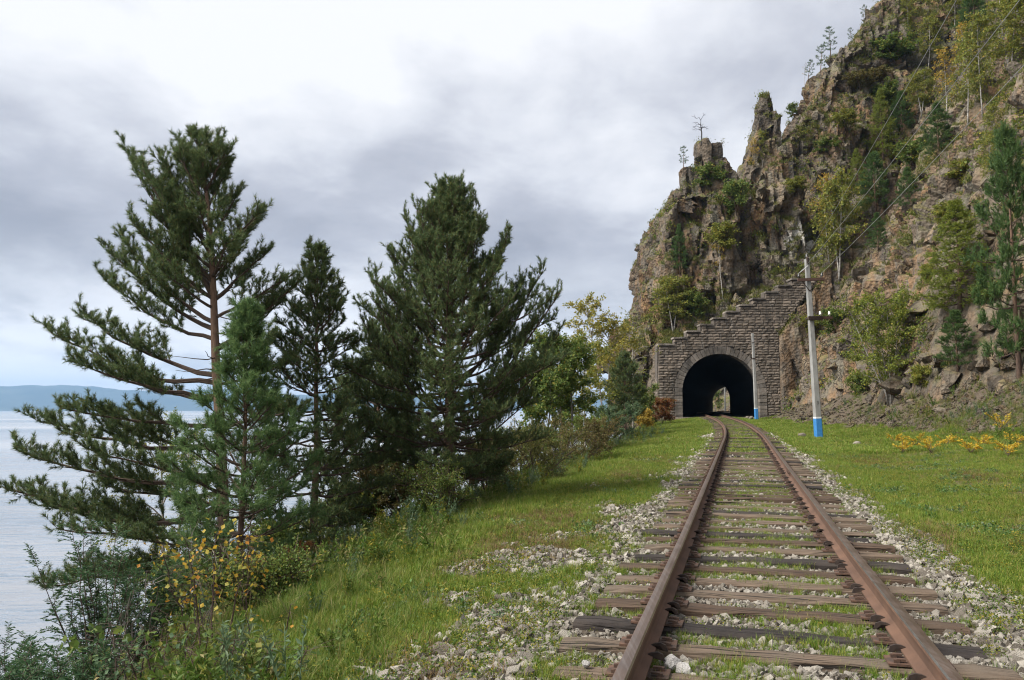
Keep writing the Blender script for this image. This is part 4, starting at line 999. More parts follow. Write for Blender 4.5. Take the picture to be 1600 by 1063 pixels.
# bushes along the bank: px, D, height, spread, material, label
def bush(px, D, H, sp, m, label, seed, ls=.05, nl=18, nbr=9, py=720, name='bush', stems=4, lw=.6, cat='bush', tw=5, twl=.22, droop=0, bark=None, start=.08):
    rng = np.random.default_rng(seed); tk = [(rng.uniform(-.5, .5) * sp, rng.uniform(-.5, .5) * sp, rng.normal(0, .05)) for _ in range(stems)]
    return broad(name, gp(px, D, py), H, sp * .55, label, seed, m, bark or M_TWIG, nl, ls, trunks=tk, r0=.008 + .006 * H, start=start, nbr=nbr, elev=(65, 25), twl=twl * 1.25, cat=cat, tw=tw + 2, lw=lw, droop=droop, env=([0, .5, 1], [.8, 1, .45]))
bush(1034, 66, 2.0, 2.0, M_LEAFRED, 'reddish bush at the foot of the portal wall', 61, .11, 14)
bush(1010, 58, 1.2, 1.4, M_LEAFY, 'bright yellow low bush in front of the reddish bush', 62, .10, 12)
bush(1000, 64, 3.2, 2.4, M_LEAFG, 'rounded green bush between the small dark pine and the portal', 63, .12, 16)
bush(965, 42, 1.7, 2.0, M_LEAFSAGE, 'grey green bush in front of the small dark pine', 64, .08, 16)
bush(930, 38, 1.2, 2.0, M_LEAFG, 'low dark green bush on the bank edge by the leaning grey trunks', 65, .08, 16)
bush(905, 26, .85, 2.4, M_LEAFBR, 'wide brownish bush on the grassy bank past the broadest pine', 66, .05, 16, 10, 740)
bush(838, 21, 1.0, 2.2, leafmat('olive_leaves', [(0, (.075, .085, .02)), (.6, (.12, .13, .03)), (1, (.19, .15, .04))], .35), 'olive green bush close to the foot of the broadest pine', 67, .04, 18, 12, 760)
bush(770, 22, .9, 1.5, M_LEAFG, 'small green bush half hidden behind the broadest pine trunk', 68, .05, 16, 9, 760)
bush(690, 14.2, .5, 1.2, M_LEAFG, 'low leafy weeds beneath the broadest pine trunk', 71, .035, 16, 9, 815)
bush(735, 40, 4.2, 3.4, M_LEAFG, 'green shore bush visible below the crown of the broadest pine', 72, .1, 14)
bush(480, 22, 2.2, 2.0, M_LEAFYG, 'yellow green shore bush behind the slender pine', 73, .06, 14)
# near left corner
FERN = leafmat('feathery_leaves', [(0, (.026, .070, .026)), (.6, (.050, .105, .040)), (1, (.085, .140, .055))], .35)
def feathery(px, D, H, sp, label, seed, nst=9, lean=(0, 0), py=1000):
    nst = int(nst * 1.5)
    rng = np.random.default_rng(seed); base = gp(px, D, py); o = empty('feathery_shrub', base); tag(o, label, 'shrub'); wd, lf = MB(), MB(); Cs = []; Ds = []
    for q in range(nst):
        a = rng.uniform(0, 6.28); rr = sp * rng.uniform(.2, 1); h = H * rng.uniform(.6, 1.05)
        P = limb_pts(rng.normal(0, .06, 3) * (1, 1, 0), (math.cos(a) * rr + lean[0], math.sin(a) * rr + lean[1], h), -.08, 7, rng, .08); wd.tube(P, np.linspace(.010, .002, 7), 4, cap=False)
        for k in range(26):
            u = .12 + .88 * (k + rng.random()) / 26; c, t = pick(P, min(u, .99)); d = nrm(np.cross(t, rng.normal(size=3)) + t * .5 + np.array((0, 0, .1))); l_ = .24 * (1.25 - .7 * u) * rng.uniform(.8, 1.2)
            B_ = limb_pts(c, c + d * l_, -.08, 4, rng); wd.tube(B_, [.003, .002, .002, .001], 3, cap=False)
            h_ = nrm(np.cross(d, (0, 0, 1.0)))
            for m_ in range(18):
                c3, t3 = pick(B_, m_ / 18 * .98 + .01); sd_ = 1 if m_ % 2 else -1; Cs.append(c3); Ds.append(t3 * .6 + h_ * sd_)
    rg = rng; leaves(lf, Cs, None, .046, .013, rg, 0, np.array(Ds) * 2)
    wd.build('stems', M_TWIG, o); lf.build('leaves', FERN, o)
feathery(150, 7.6, 1.85, .6, 'upright feathery dark green shrub by the water in the near corner', 81, 12, py=1000)
feathery(60, 6.6, 1.3, .7, 'spreading feathery shrub at the very edge of the picture', 82, 10, (-.2, .0), 1030)
feathery(215, 8.4, 1.35, .5, 'smaller feathery shrub beside the yellow leaved sapling', 83, 10, (0, 0), 1000)
feathery(20, 8.6, 1.5, .5, 'feathery shrub leaning over the lake behind the spreading one', 84, 9, (-.1, .1), 1030)
def sapling(px, D, H, label, seed, lm, ls, nst, py=960, spread=.28, nlv=34):
    rng = np.random.default_rng(seed); base = gp(px, D, py); o = empty('sapling', base); tag(o, label, 'sapling'); wd, lf = MB(), MB(); C = []; Dd = []
    for q in range(nst):
        x = (q - (nst - 1) / 2) * spread / max(1, nst - 1) * 2; P = limb_pts((x * .6, rng.normal(0, .08), -.1), (x * 1.2 + rng.normal(0, .05), rng.normal(0, .1), H * rng.uniform(.7, 1)), -.02, 7, rng, .08); wd.tube(P, np.linspace(.011, .003, 7), 5)
        for k in range(nlv):
            c, t = pick(P, min(.99, rng.uniform(.35, 1) ** .7)); d = nrm(rng.normal(size=3) * (1, 1, .4)); e_ = c + d * rng.uniform(.05, .22)
            wd.tube([c, (c + e_) / 2 + (0, 0, .01), e_], [.002, .0015, .001], 3, cap=False); C.append(e_); Dd.append(d + np.array((0, 0, -.6)))
    leaves(lf, C, None, ls, ls * .85, rng, 0, np.array(Dd) * .5); wd.build('stems', M_TWIG, o); lf.build('leaves', lm, o)
sapling(335, 7.4, 1.12, 'aspen sapling with large yellow leaves on dark stems in the grass', 85, leafmat('aspen_leaves', [(0, (.16, .19, .045)), (.35, (.34, .29, .05)), (.75, (.50, .31, .035)), (1, (.44, .17, .03))], .4), .050, 5, 985, .34, 60)
sapling(195, 6.6, .85, 'low broad leaved green weed below the feathery shrub', 86, M_LEAFG, .085, 4, 1040, .3, 22)
sapling(300, 6.3, .6, 'low green weed in front of the yellow leaved sapling', 861, M_LEAFG, .06, 4, 1050, .3, 16)
sapling(95, 6.3, .75, 'red tinged low weed in the near corner', 87, M_LEAFRED, .04, 3, 1040, .25, 20)
sapling(420, 7.0, .5, 'small orange leaved seedling beside the yellow sapling', 88, M_LEAFY, .04, 2, 985, .15, 10)
def dead_twigs(px, D, H, label, seed, py=960):
    rng = np.random.default_rng(seed); b = MB(); base = gp(px, D, py)
    for q in range(6):
        a = rng.uniform(0, 6.28); e_ = np.array((math.cos(a) * .25 + .1, math.sin(a) * .25, H * rng.uniform(.6, 1))); P = limb_pts(rng.normal(0, .03, 3) * (1, 1, 0), e_, -.08, 7, rng, .15); b.tube(P, np.linspace(.008, .002, 7), 4)
        for k in range(4):
            c, t = pick(P, rng.uniform(.3, .95)); b.tube(limb_pts(c, c + nrm(t + rng.normal(0, .7, 3)) * .25, 0, 4, rng, .1), [.004, .003, .002, .001], 3)
    tag(b.build('dead_twigs', M_DEADWOOD, loc=base), label, 'dead plant')
dead_twigs(200, 7.4, 1.2, 'bundle of bare grey twigs beside the upright feathery shrub', 91)
dead_twigs(318, 8.6, 1.4, 'thin bare stalks rising behind the yellow leaved sapling', 92, 930)
def dead_branch(px, py, D, ln, label, seed):
    rng = np.random.default_rng(seed); wd, SH = MB(), []; p = at(px, py, D); o = empty('dead_branch', p); tag(o, label, 'dead branch')
    P = limb_pts((-ln * .6, 0, -.16), (ln * .4, 0, .06), .05, 6, rng); pine_limb(wd, SH, P, .012, rng, 8, .22, .2, .09, .2, 1.3)
    wd.build('branches', M_TWIG, o); b = MB(); needles(b, [s[0] for s in SH], [s[1] for s in SH], [s[2] for s in SH], 26, .07, .008, rng); b.build('needles', M_NEEDLED, o)
dead_branch(452, 862, 11.2, .55, 'higher rust coloured dead pine spray beneath the young pine', 93)
dead_branch(388, 890, 10.6, .45, 'lower rust coloured dead pine spray beneath the young pine', 94)
bush(600, 17.5, 1.3, 1.6, M_LEAFBR, 'brown shrub in the shade under the broadest pine', 741, .055, 22, 10)
bush(540, 17, 1.1, 1.5, M_LEAFG, 'dark shrub under the slender pine', 742, .055, 22, 10)
bush(650, 19, 1.4, 1.8, M_LEAFG, 'deep green shrub behind the broadest pine trunk', 743, .055, 22, 10)
bush(430, 14, .7, 1.1, M_LEAFG, 'low shrub below the slender pine branches', 744, .055, 22, 10)
bush(300, 13, .9, 1.4, M_LEAFG, 'small green shrub at the foot of the windswept pine', 745, .055, 22, 10)
bush(760, 19, 1.0, 1.6, M_LEAFBR, 'brownish shrub on the bank edge under the broadest crown', 746, .055, 22, 10)
bush(810, 25, 1.2, 1.8, M_LEAFG, 'green shrub between the broadest pine and the leaning trunks', 747, .055, 22, 10)
broad('birch_tree', gp(915, 44, 700), 6.5, 1.8, 'light green birch between the leaning grey trunks and the small dark pine', 541, M_LEAFYG, M_BIRCH, 20, .13, nbr=20, droop=.3, start=.25, r0=.05, tw=6, twl=.7)
broad('leafy_tree', gp(868, 40, 700), 5.0, 1.7, 'yellow green tree behind the green leafy tree', 542, M_LEAFYG, M_GREYBARK, 22, .12, nbr=18, start=.2, r0=.05, tw=6, twl=.6)
sapling(385, 5.6, .42, 'low leafy weed on the bank edge nearest the camera', 862, M_LEAFG, .05, 5, 1050, .35, 26)
sapling(250, 5.9, .75, 'tall green weed between the feathery shrubs and the camera', 863, M_LEAFSAGE, .04, 5, 1050, .35, 30)
feathery(110, 6.1, .95, .5, 'dense feathery shrub in the near bottom corner', 864, 12, (0, 0), 1040)
bush(400, 9.0, .36, .9, M_LEAFG, 'low green shrub behind the orange seedling', 865, .04, 14, 9, 960)
bush(955, 50, 1.8, 2.6, M_LEAFG, 'fresh green bush below the yellow autumn birch', 866, .10, 14)
bush(925, 46, 1.5, 2.4, M_LEAFYG, 'light green bush below the light green birch', 867, .09, 14)
bush(1012, 68, 2.2, 2.6, M_LEAFG, 'bright green bush against the lakeside wall end', 868, .12, 14)
bush(880, 29, .7, 2.0, M_LEAFG, 'low green bush at the foot of the leaning grey trunks', 869, .05, 14, 10)
# ================================================================== HILLSIDE TREES (base found on the rock)
PROT = {}
def proto(kind, v):
    if (kind, v) in PROT: return PROT[(kind, v)]
    z0 = np.array((0, 0, 0.0))
    if kind == 'pine': o, _ = whorl_pine('pine_tree', 0, 0, 0, 0, ([0, .2, .5, .8, 1], [.9, 1.75, 1.5, .75, .2]), 'x', 200 + v, M_NEEDLEF, 15, .20, .030, .55, 5, .26, (), ((0, -5), (.5, 12), (1, 55)), .12, .14, .62, 3.6, z0, 7.0, slen=.42)
    elif kind == 'larch': o, _ = whorl_pine('larch_tree', 0, 0, 0, 0, ([0, .2, .5, .8, 1], [.8, 1.8, 1.4, .6, .12]), 'x', 220 + v, M_LARCH, 15, .13, .026, .42, 6, .24, (), ((0, -10), (.5, -2), (1, 50)), .11, .1, .75, 4.6, z0, 7.0, slen=.36, up=0.0, spread=(.5, 1.4))
    elif kind == 'birch': o = broad('birch_tree', z0, 7.0, 1.5, 'x', 240 + v, M_LEAFYG, M_BIRCH, 11, .17, nbr=20, droop=.4, start=.32, r0=.055, trunks=((.3, .1, .15),) if v < 2 else ((.5, 0, .1), (-.6, .1, 0)), tw=6, twl=.75)
    elif kind == 'gold': o = broad('birch_tree', z0, 7.0, 1.3, 'x', 250 + v, M_LEAFY, M_BIRCH, 7, .17, nbr=16, droop=.4, start=.4, r0=.05, trunks=((.3, .1, .15),), tw=6, twl=.7, dead=.35)
    elif kind == 'bare': o = broad('bare_birch', z0, 7.0, 1.0, 'x', 260 + v, M_LEAFY, M_BIRCH, 4, .15, nbr=12, droop=.0, start=.45, r0=.05, trunks=((.4, 0, .1),), tw=4, twl=.6, dead=.85)
    elif kind == 'bush': o = broad('bush', z0, 2.2, 1.2, 'x', 270 + v, [M_LEAFG, M_LEAFYG, M_LEAFBR][v % 3], M_TWIG, 14, .16, trunks=((-.7, .2, 0), (.6, -.3, 0), (0, .5, 0)), r0=.03, start=.1, nbr=9, tw=5, twl=.45)
    elif kind == 'sparse': o = whorl_pine('pine_tree', 0, 0, 0, 0, ([0, .4, .7, 1], [.3, 1.3, 1.5, .5]), 'x', 280 + v, M_NEEDLEF, 13, .22, .03, 1.0, 3, .28, (), ((0, 0), (.6, 15), (1, 45)), .11, .3, .5, 2.6, z0, 7.0, slen=.4)[0]
    PROT[(kind, v)] = o; o['unused'] = 1; return o
CATS = {'pine': ('pine_tree', 'pine tree'), 'larch': ('larch_tree', 'larch tree'), 'birch': ('birch_tree', 'birch tree'), 'gold': ('birch_tree', 'birch tree'), 'bare': ('bare_birch', 'birch tree'), 'bush': ('bush', 'bush'), 'sparse': ('pine_tree', 'pine tree')}
rt = np.random.default_rng(77)
def hill_tree(kind, v, px, py, hpx, label, lean=(0, 0), wide=1.0):
    p, n = on_cliff(px, py)
    if p is None: print('MISS', px, py, label); return
    p[2] = max(p[2], float(gz(p[0], p[1])) if p[1] < 78 and p[0] < foot(p[1]) + 3.5 else p[2])
    src = proto(kind, v)
    if 'unused' in src: o = src; del o['unused']
    else: o = copy_tree(src); o.name = CATS[kind][0]
    ref = {'bush': 2.2}.get(kind, 7.0); H = hpx * p[1] / FPX; s = H / ref
    o.location = Vector(p - np.array((0, 0, .15 * s))); o.scale = (s * wide, s * wide, s); o.rotation_euler = (lean[0], lean[1], rt.uniform(0, 6.28))
    tag(o, label, CATS[kind][1], 'trees and bushes growing on the cliff')
    return o
HT = [
 ('pine', 0, 1593, 590, 400, 'tall dark pine on the rocks cut by the edge of the picture', .58),
 ('larch', 0, 1500, 490, 180, 'yellow green larch above the small pine on the broken rocks', 1.25),
 ('pine', 1, 1497, 582, 96, 'small dark pine below the larch on the scree', 1.3),
 ('birch', 2, 1312, 432, 172, 'yellow green birch in the gully just above the pole top', .95),
 ('gold', 0, 1296, 410, 140, 'thin golden birch next to the gully birch', .9),
 ('pine', 0, 1368, 330, 96, 'dark pine halfway up the gully', 1.1),
 ('pine', 1, 1372, 392, 60, 'little pine low in the gully above the bushy birch', 1.1),
 ('pine', 1, 1420, 330, 70, 'little pine among bare rocks to the hill side of the gully', 1.1),
 ('larch', 0, 1380, 250, 116, 'tall larch with orange trunk in the middle of the slope', .8),
 ('pine', 1, 1467, 246, 88, 'round dark pine standing alone on the upper slope', 1.25),
 ('birch', 1, 1512, 196, 150, 'white stemmed birch leaning on the upper slope', .85),
 ('birch', 0, 1535, 176, 160, 'second white stemmed birch of the upper slope group', .8),
 ('gold', 0, 1480, 190, 120, 'golden birch at the lake end of the upper birch group', 1.0),
 ('birch', 3, 1580, 122, 150, 'birch high in the top corner of the hillside', 1.0),
 ('birch', 1, 1450, 110, 90, 'green birch near the top of the slope above the round pine', 1.1),
 ('birch', 0, 1490, 60, 90, 'birch at the top of the visible hillside', 1.1),
 ('pine', 0, 1525, 80, 110, 'dark pine between the topmost birches', 1.1),
 ('birch', 0, 1420, 60, 70, 'small birch close to the ridge line near the top', 1.1),
 ('bush', 0, 1385, 165, 34, 'green bush on the ledges below the ridge', 1.2),
 ('bush', 2, 1345, 140, 26, 'brownish bush on the ledge under the ridge', 1.6),
 ('bush', 2, 1375, 130, 22, 'smaller brownish bush beside the one under the ridge', 1.6),
 ('bush', 1, 1130, 395, 40, 'yellow green bush in the notch of the cliff', 1.2),
 ('bush', 0, 1150, 330, 44, 'dark bush in the shadowed cleft between the pinnacles', 1.0),
 ('bush', 0, 1112, 296, 36, 'dense green bush on the shoulder of the first pinnacle', 1.3),
 ('birch', 1, 1192, 262, 62, 'yellowish birch at the foot of the tallest pinnacle', .9),
 ('gold', 0, 1178, 280, 66, 'second yellowish birch at the foot of the tallest pinnacle', .9),
 ('birch', 3, 1052, 522, 98, 'bright green birch growing behind the top of the portal wall', 1.5),
 ('bare', 0, 1130, 468, 110, 'bare white birch stem above the portal steps', .9),
 ('bare', 0, 1112, 470, 96, 'second bare white birch stem above the portal steps', .9),
 ('gold', 0, 1128, 440, 80, 'yellow topped thin birch against the cliff', .7),
 ('bush', 1, 1112, 470, 34, 'yellow green bush at the base of the bare birch stems', 1.3),
 ('pine', 1, 1062, 430, 80, 'dark pine clinging flat against the cliff nose', .7),
 ('bush', 0, 1085, 492, 30, 'low green bush on the ledge behind the portal steps', 1.3),
 ('bush', 1, 1230, 470, 14, 'small tuft bush on the upper portal steps', 1.6),
 ('bush', 1, 1440, 605, 30, 'low bush at the foot of the bushy birch', 1.3),
 ('bush', 0, 1345, 640, 30, 'green bush at the lake side foot of the bushy birch', 1.3),
 ('bush', 1, 1475, 350, 30, 'yellow green bush on the broken rocks above the larch', 1.3),
 ('bush', 0, 1305, 520, 34, 'green bush on the rocks right behind the tall pole', 1.2),
 ('bush', 1, 1266, 520, 24, 'yellow green bush on the rocks along the sloping wall end', 1.3),
 ('birch', 3, 1440, 180, 80, 'round green birch on the upper slope below the topmost birches', 1.2),
 ('gold', 0, 1510, 140, 110, 'golden birch among the upper slope birches', 1.1),
 ('birch', 2, 1590, 30, 100, 'green birch cut by the top corner of the picture', 1.2),
 ('pine', 1, 1410, 210, 70, 'dark pine between the tall larch and the round pine', 1.1),
 ('birch', 1, 1560, 250, 90, 'birch leaning over the broken rocks of the upper slope', 1.0),
 ('bush', 0, 1430, 260, 36, 'green bush below the round dark pine', 1.5),
 ('bush', 1, 1500, 290, 34, 'yellow green bush under the leaning upper birches', 1.5),
 ('bush', 0, 1400, 100, 40, 'green bush near the ridge under the small ridge birch', 1.6),
 ('bush', 1, 1320, 200, 24, 'yellow green bush on the middle of the cliff face', 1.6),
 ('bush', 0, 1295, 240, 22, 'green bush on a ledge of the cliff face', 1.6),
 ('bush', 1, 1245, 300, 20, 'yellow green tuft bush high on the cliff face', 1.6),
 ('bush', 0, 1545, 480, 36, 'green bush at the foot of the edge pine', 1.4),
 ('bush', 1, 1450, 440, 24, 'small yellow green bush among the broken rocks', 1.4),
 ('larch', 0, 1340, 300, 70, 'light green larch between the gully birch and the tall larch', .9),
 ('birch', 1, 1545, 300, 90, 'birch low on the upper slope above the edge pine', 1.0),
]
for kd, v, px, py, hp, lab, wd_ in HT: hill_tree(kd, v, px, py, hp, lab, (0, 0), wd_)
pb, _ = on_cliff(1392, 632); pb[2] = max(pb[2], float(gz(pb[0], pb[1]))); hb_ = 172 * pb[1] / FPX
broad('birch_tree', pb, hb_, hb_ * .30, 'bushy multi-stemmed birch on the scree beside the tall pole', 2750, leafmat('bright_birch_leaves', [(0, (.11, .155, .026)), (.5, (.185, .225, .038)), (.9, (.26, .27, .046)), (1, (.34, .27, .04))], .45), M_BIRCH, 15, .13, trunks=((-1.6, -.3, -.2), (-.5, .4, 0), (.5, -.4, .1), (1.3, .2, .2), (0, 0, 0), (-2.2, .3, -.1)), r0=.05, start=.10, nbr=14, tw=6, twl=.75, elev=(60, 20), env=([0, .3, .7, 1], [1.0, 1.1, .8, .3]), cat='birch tree', group='trees and bushes growing on the cliff')
# ridge trees against the sky: base taken on the skyline
def skyline(px):
    lo, hi = -400.0, 560.0
    if on_cliff(px, hi)[0] is None: return None
    for _ in range(22):
        m = (lo + hi) / 2
        if on_cliff(px, m)[0] is None: lo = m
        else: hi = m
    return hi
for k, (kd, v, px, hp, lab) in enumerate([('sparse', 0, 1262, 34, 'lone thin pine on the ridge skyline lowest of the ridge pines'), ('bare', 0, 1257, 40, 'half bare little birch on the ridge skyline'), ('sparse', 1, 1282, 44, 'wind worn pine on the ridge skyline'), ('sparse', 0, 1298, 48, 'tallest wind worn pine on the ridge skyline'), ('sparse', 1, 1330, 24, 'small pine on the upper ridge skyline'), ('sparse', 0, 1350, 26, 'topmost small pine on the ridge skyline'), ('sparse', 1, 1068, 36, 'crooked little pine on the lake side of the first pinnacle'), ('bush', 0, 1240, 18, 'tiny bush on the skyline above the gap')]):
    sy = skyline(px)
    if sy is not None: hill_tree(kd, v, px, sy + 3, hp, lab, (rt.normal(0, .1), rt.normal(0, .1)), 1.1)
sy = skyline(1096)
if sy is not None:
    p, n = on_cliff(1096, sy + 2); rng = np.random.default_rng(99); b = MB(); T = np.array([(0, 0, -.4), (.05, 0, 1.0), (-.05, 0, 1.9), (.0, 0, 2.6)]); b.tube(T, [.09, .07, .05, .02], 6)
    for q in range(11):
        z0 = rng.uniform(1.2, 2.6); a = rng.uniform(0, 6.28); e_ = np.array((math.cos(a) * 1.0, math.sin(a) * .6, z0 + rng.uniform(0, .5))); P = limb_pts(trunk_at(T, z0), e_, -.1, 5, rng, .2); b.tube(P, np.linspace(.035, .01, 5), 4)
        for k in range(3): c, t = pick(P, rng.uniform(.4, .95)); b.tube([c, c + nrm(t + rng.normal(0, .7, 3)) * .35], [.014, .007], 3)
    tag(b.build('dead_tree', M_DARKIRON if False else simple('black_dead_wood', (.03, .026, .024)), loc=p), 'small black dead tree on top of the first pinnacle', 'dead tree')
for (kd, v), o in list(PROT.items()):
    if 'unused' in o:
        for c in list(o.children): bpy.data.objects.remove(c)
        bpy.data.objects.remove(o)

# ================================================================== BOULDERS set in the slope (pieces of the cliff)
def rock_mesh(seed, squash=(1, .8, .7), cuts=9, mat_=None, name='boulder'):
    import bmesh
    rng = np.random.default_rng(seed); bm = bmesh.new()
    for q in range(cuts + 5): bm.verts.new(Vector(nrm(rng.normal(size=3)) * np.array(squash) * rng.uniform(.7, 1.0)))
    bmesh.ops.convex_hull(bm, input=bm.verts)
    for v in [v for v in bm.verts if not v.link_faces]: bm.verts.remove(v)
    me = bpy.data.meshes.new(name); bm.to_mesh(me); bm.free(); me.materials.append(mat_ or M_ROCK)
    if (mat_ or M_ROCK) is M_ROCK:
        a = me.attributes.new('tone', 'FLOAT', 'POINT'); a.data.foreach_set('value', np.full(len(me.vertices), rng.uniform(.25, .95), np.float32))
        a = me.attributes.new('green', 'FLOAT', 'POINT'); a.data.foreach_set('value', np.full(len(me.vertices), .5, np.float32))
    return me
BM_ = [rock_mesh(300 + q, (1, .75 + .2 * (q % 2), .55 + .12 * (q % 3))) for q in range(12)]
rb = np.random.default_rng(55); nb_ = 0
# broken face on the hill side, random spots on the real surface
FC = CV[CQ].mean(1); FN = np.cross(CV[CQ[:, 2]] - CV[CQ[:, 0]], CV[CQ[:, 3]] - CV[CQ[:, 1]]); FN = nrm(FN)
vis = np.einsum('ij,ij->i', FN, nrm(np.array((0, 0, 1.5)) - FC)) > .15
px_ = 800 + FPX * FC[:, 0] / FC[:, 1]; 
cand = np.where(vis & (FC[:, 1] < 79) & (FC[:, 1] > 26) & (FC[:, 2] < 26) & (px_ < 1640))[0]
wgt = np.where(FC[cand, 2] < 14, 1.0, .35) / FC[cand, 1] ** .5; wgt /= wgt.sum()
for q in rb.choice(cand, 290, False, wgt):
    s = float(np.clip(rb.lognormal(-.6, .45), .2, 1.2)); o = obj('boulder', BM_[int(rb.integers(12))], cliff)
    o.location = Vector(FC[q] + FN[q] * s * .10); o.scale = (s * rb.uniform(.7, 1.2), s * rb.uniform(.7, 1.2), s * rb.uniform(.9, 1.5)); o.rotation_euler = (rb.uniform(-.7, .7), rb.uniform(-.9, .3), rb.uniform(0, 6.28))
# scree at the foot
def gpts(n, tl, yl, rng, dens=None):
    Yv = rng.uniform(*yl, n); T = rng.uniform(*tl, n); X = cx(Yv) + T / CY
    return X, Yv, T
def to_z(X, Y): return gz(X, Y)
# ---- scatter: one object whose points carry copies of small plants or stones
def scatter(name, label, cat, protos, P, S, R, idx, parent=None):
    me = bpy.data.meshes.new(name); me.vertices.add(len(P)); me.vertices.foreach_set('co', np.asarray(P, np.float32).ravel())
    for nm, ty, dat in (('scl', 'FLOAT', S), ('rot', 'FLOAT_VECTOR', R), ('idx', 'INT', idx)):
        a = me.attributes.new(nm, ty, 'POINT'); a.data.foreach_set('vector' if ty == 'FLOAT_VECTOR' else 'value', np.asarray(dat, np.int32 if ty == 'INT' else np.float32).ravel())
    o = obj(name, me, parent); o['kind'] = 'stuff'
    if label: o['label'] = label; o['category'] = cat
    c = bpy.data.collections.new(name + '_sources')
    for i, m in enumerate(protos):
        po = bpy.data.objects.new('%s_source_%02d' % (name, i), m); c.objects.link(po)
    ng = bpy.data.node_groups.new(name + '_scatter', 'GeometryNodeTree'); ng.interface.new_socket('Geometry', in_out='INPUT', socket_type='NodeSocketGeometry'); ng.interface.new_socket('Geometry', in_out='OUTPUT', socket_type='NodeSocketGeometry')
    N = ng.nodes; L = ng.links; gi = N.new('NodeGroupInput'); go = N.new('NodeGroupOutput'); ci = N.new('GeometryNodeCollectionInfo'); ci.inputs['Collection'].default_value = c; ci.inputs['Separate Children'].default_value = True; ci.inputs['Reset Children'].default_value = True
    ip = N.new('GeometryNodeInstanceOnPoints'); ip.inputs['Pick Instance'].default_value = True
    def na(nm, ty): q = N.new('GeometryNodeInputNamedAttribute'); q.data_type = ty; q.inputs[0].default_value = nm; return q.outputs[0]
    L.new(gi.outputs[0], ip.inputs['Points']); L.new(ci.outputs[0], ip.inputs['Instance']); L.new(na('idx', 'INT'), ip.inputs['Instance Index'])
    e2r = N.new('FunctionNodeEulerToRotation'); L.new(na('rot', 'FLOAT_VECTOR'), e2r.inputs[0]); L.new(e2r.outputs[0], ip.inputs['Rotation']); L.new(na('scl', 'FLOAT'), ip.inputs['Scale'])
    L.new(ip.outputs[0], go.inputs[0]); md = o.modifiers.new('scatter', 'NODES'); md.node_group = ng
    return o
def tuft(seed, n, h, w, r, mat_, bend=.5):
    rng = np.random.default_rng(seed); b = MB(); k = n
    a = rng.uniform(0, 6.28, k); rr = r * np.sqrt(rng.uniform(0, 1, k)); B_ = np.stack((np.cos(a) * rr, np.sin(a) * rr, np.full(k, -.01)), 1)
    a2 = a + rng.normal(0, .9, k); d = np.stack((np.cos(a2), np.sin(a2), np.zeros(k)), 1); hh = h * rng.uniform(.45, 1.15, k)[:, None]; bd = bend * rng.uniform(.2, 1.3, k)[:, None]
    up = np.array((0, 0, 1.0)); M_ = B_ + up * hh * .55 + d * hh * bd * .28; T = B_ + up * hh * (1 - .25 * bd) + d * hh * bd * .95
    s = np.stack((-d[:, 1], d[:, 0], d[:, 2]), 1) * (w * rng.uniform(.7, 1.2, k))[:, None] / 2
    V = np.stack((B_ - s, B_ + s, M_ + s * .8, M_ - s * .8, T), 1).reshape(-1, 3); i = np.arange(k)[:, None] * 5
    b.add2(V, i + np.array((0, 1, 2, 3)), i + np.array((3, 2, 4))); return b.mesh('tuft', mat_)
def weed(seed, n, h, ls, mat_, lw=.6):
    rng = np.random.default_rng(seed); b = MB(); C = rng.normal(0, 1, (n, 3)) * (h * .55, h * .55, h * .3) + (0, 0, h * .5); C[:, 2] = np.clip(C[:, 2], .005, None); leaves(b, C, None, ls, ls * lw, rng); return b.mesh('weed', mat_)
TUF = [tuft(400 + q, 26, .13, .0042, .05, M_GRASS) for q in range(4)]
TUFL = [tuft(410 + q, 30, .30, .0055, .07, M_GRASSD, .7) for q in range(4)]
DRY = [tuft(420 + q, 16, .42, .0045, .06, M_DRY, .6) for q in range(3)]
TUFY = [tuft(405 + q, 20, .12, .0048, .06, M_YGRASS, .8) for q in range(3)] + [weed(425 + q, 22, .06, .026, M_WEED) for q in range(2)]
BRO = [tuft(470 + q, 22, .13, .0046, .07, M_BROWNG, .9) for q in range(3)]
CLO = [weed(480 + q, 34, .07, .030, M_SAGEW, .85) for q in range(2)] + [weed(484 + q, 34, .06, .034, M_LEAFDG, .8) for q in range(2)]
FARG = [tuft(430 + q, 26, .16, .016, .16, M_GRASS) for q in range(4)]
WEE = [weed(440 + q, 26, .07, .022, M_WEED) for q in range(4)]
WEEL = [weed(446 + q, 40, .16, .035, M_WEED, .5) for q in range(3)]
rg = np.random.default_rng(66)
def inview(X, Y, m=1.15): return (np.abs(X / np.maximum(Y, .1)) < .645 * m) & (Y > 3.2)
def put(name, label, cat, protos, X, Y, S, tilt=.15, zoff=0.0):
    Z = gz(X, Y) + zoff; n = len(X); R = np.stack((rg.normal(0, tilt, n), rg.normal(0, tilt, n), rg.uniform(0, 6.28, n)), 1)
    print(name, n); return scatter(name, label, cat, protos, np.stack((X, Y, Z), 1), S, R, rg.integers(0, len(protos), n))
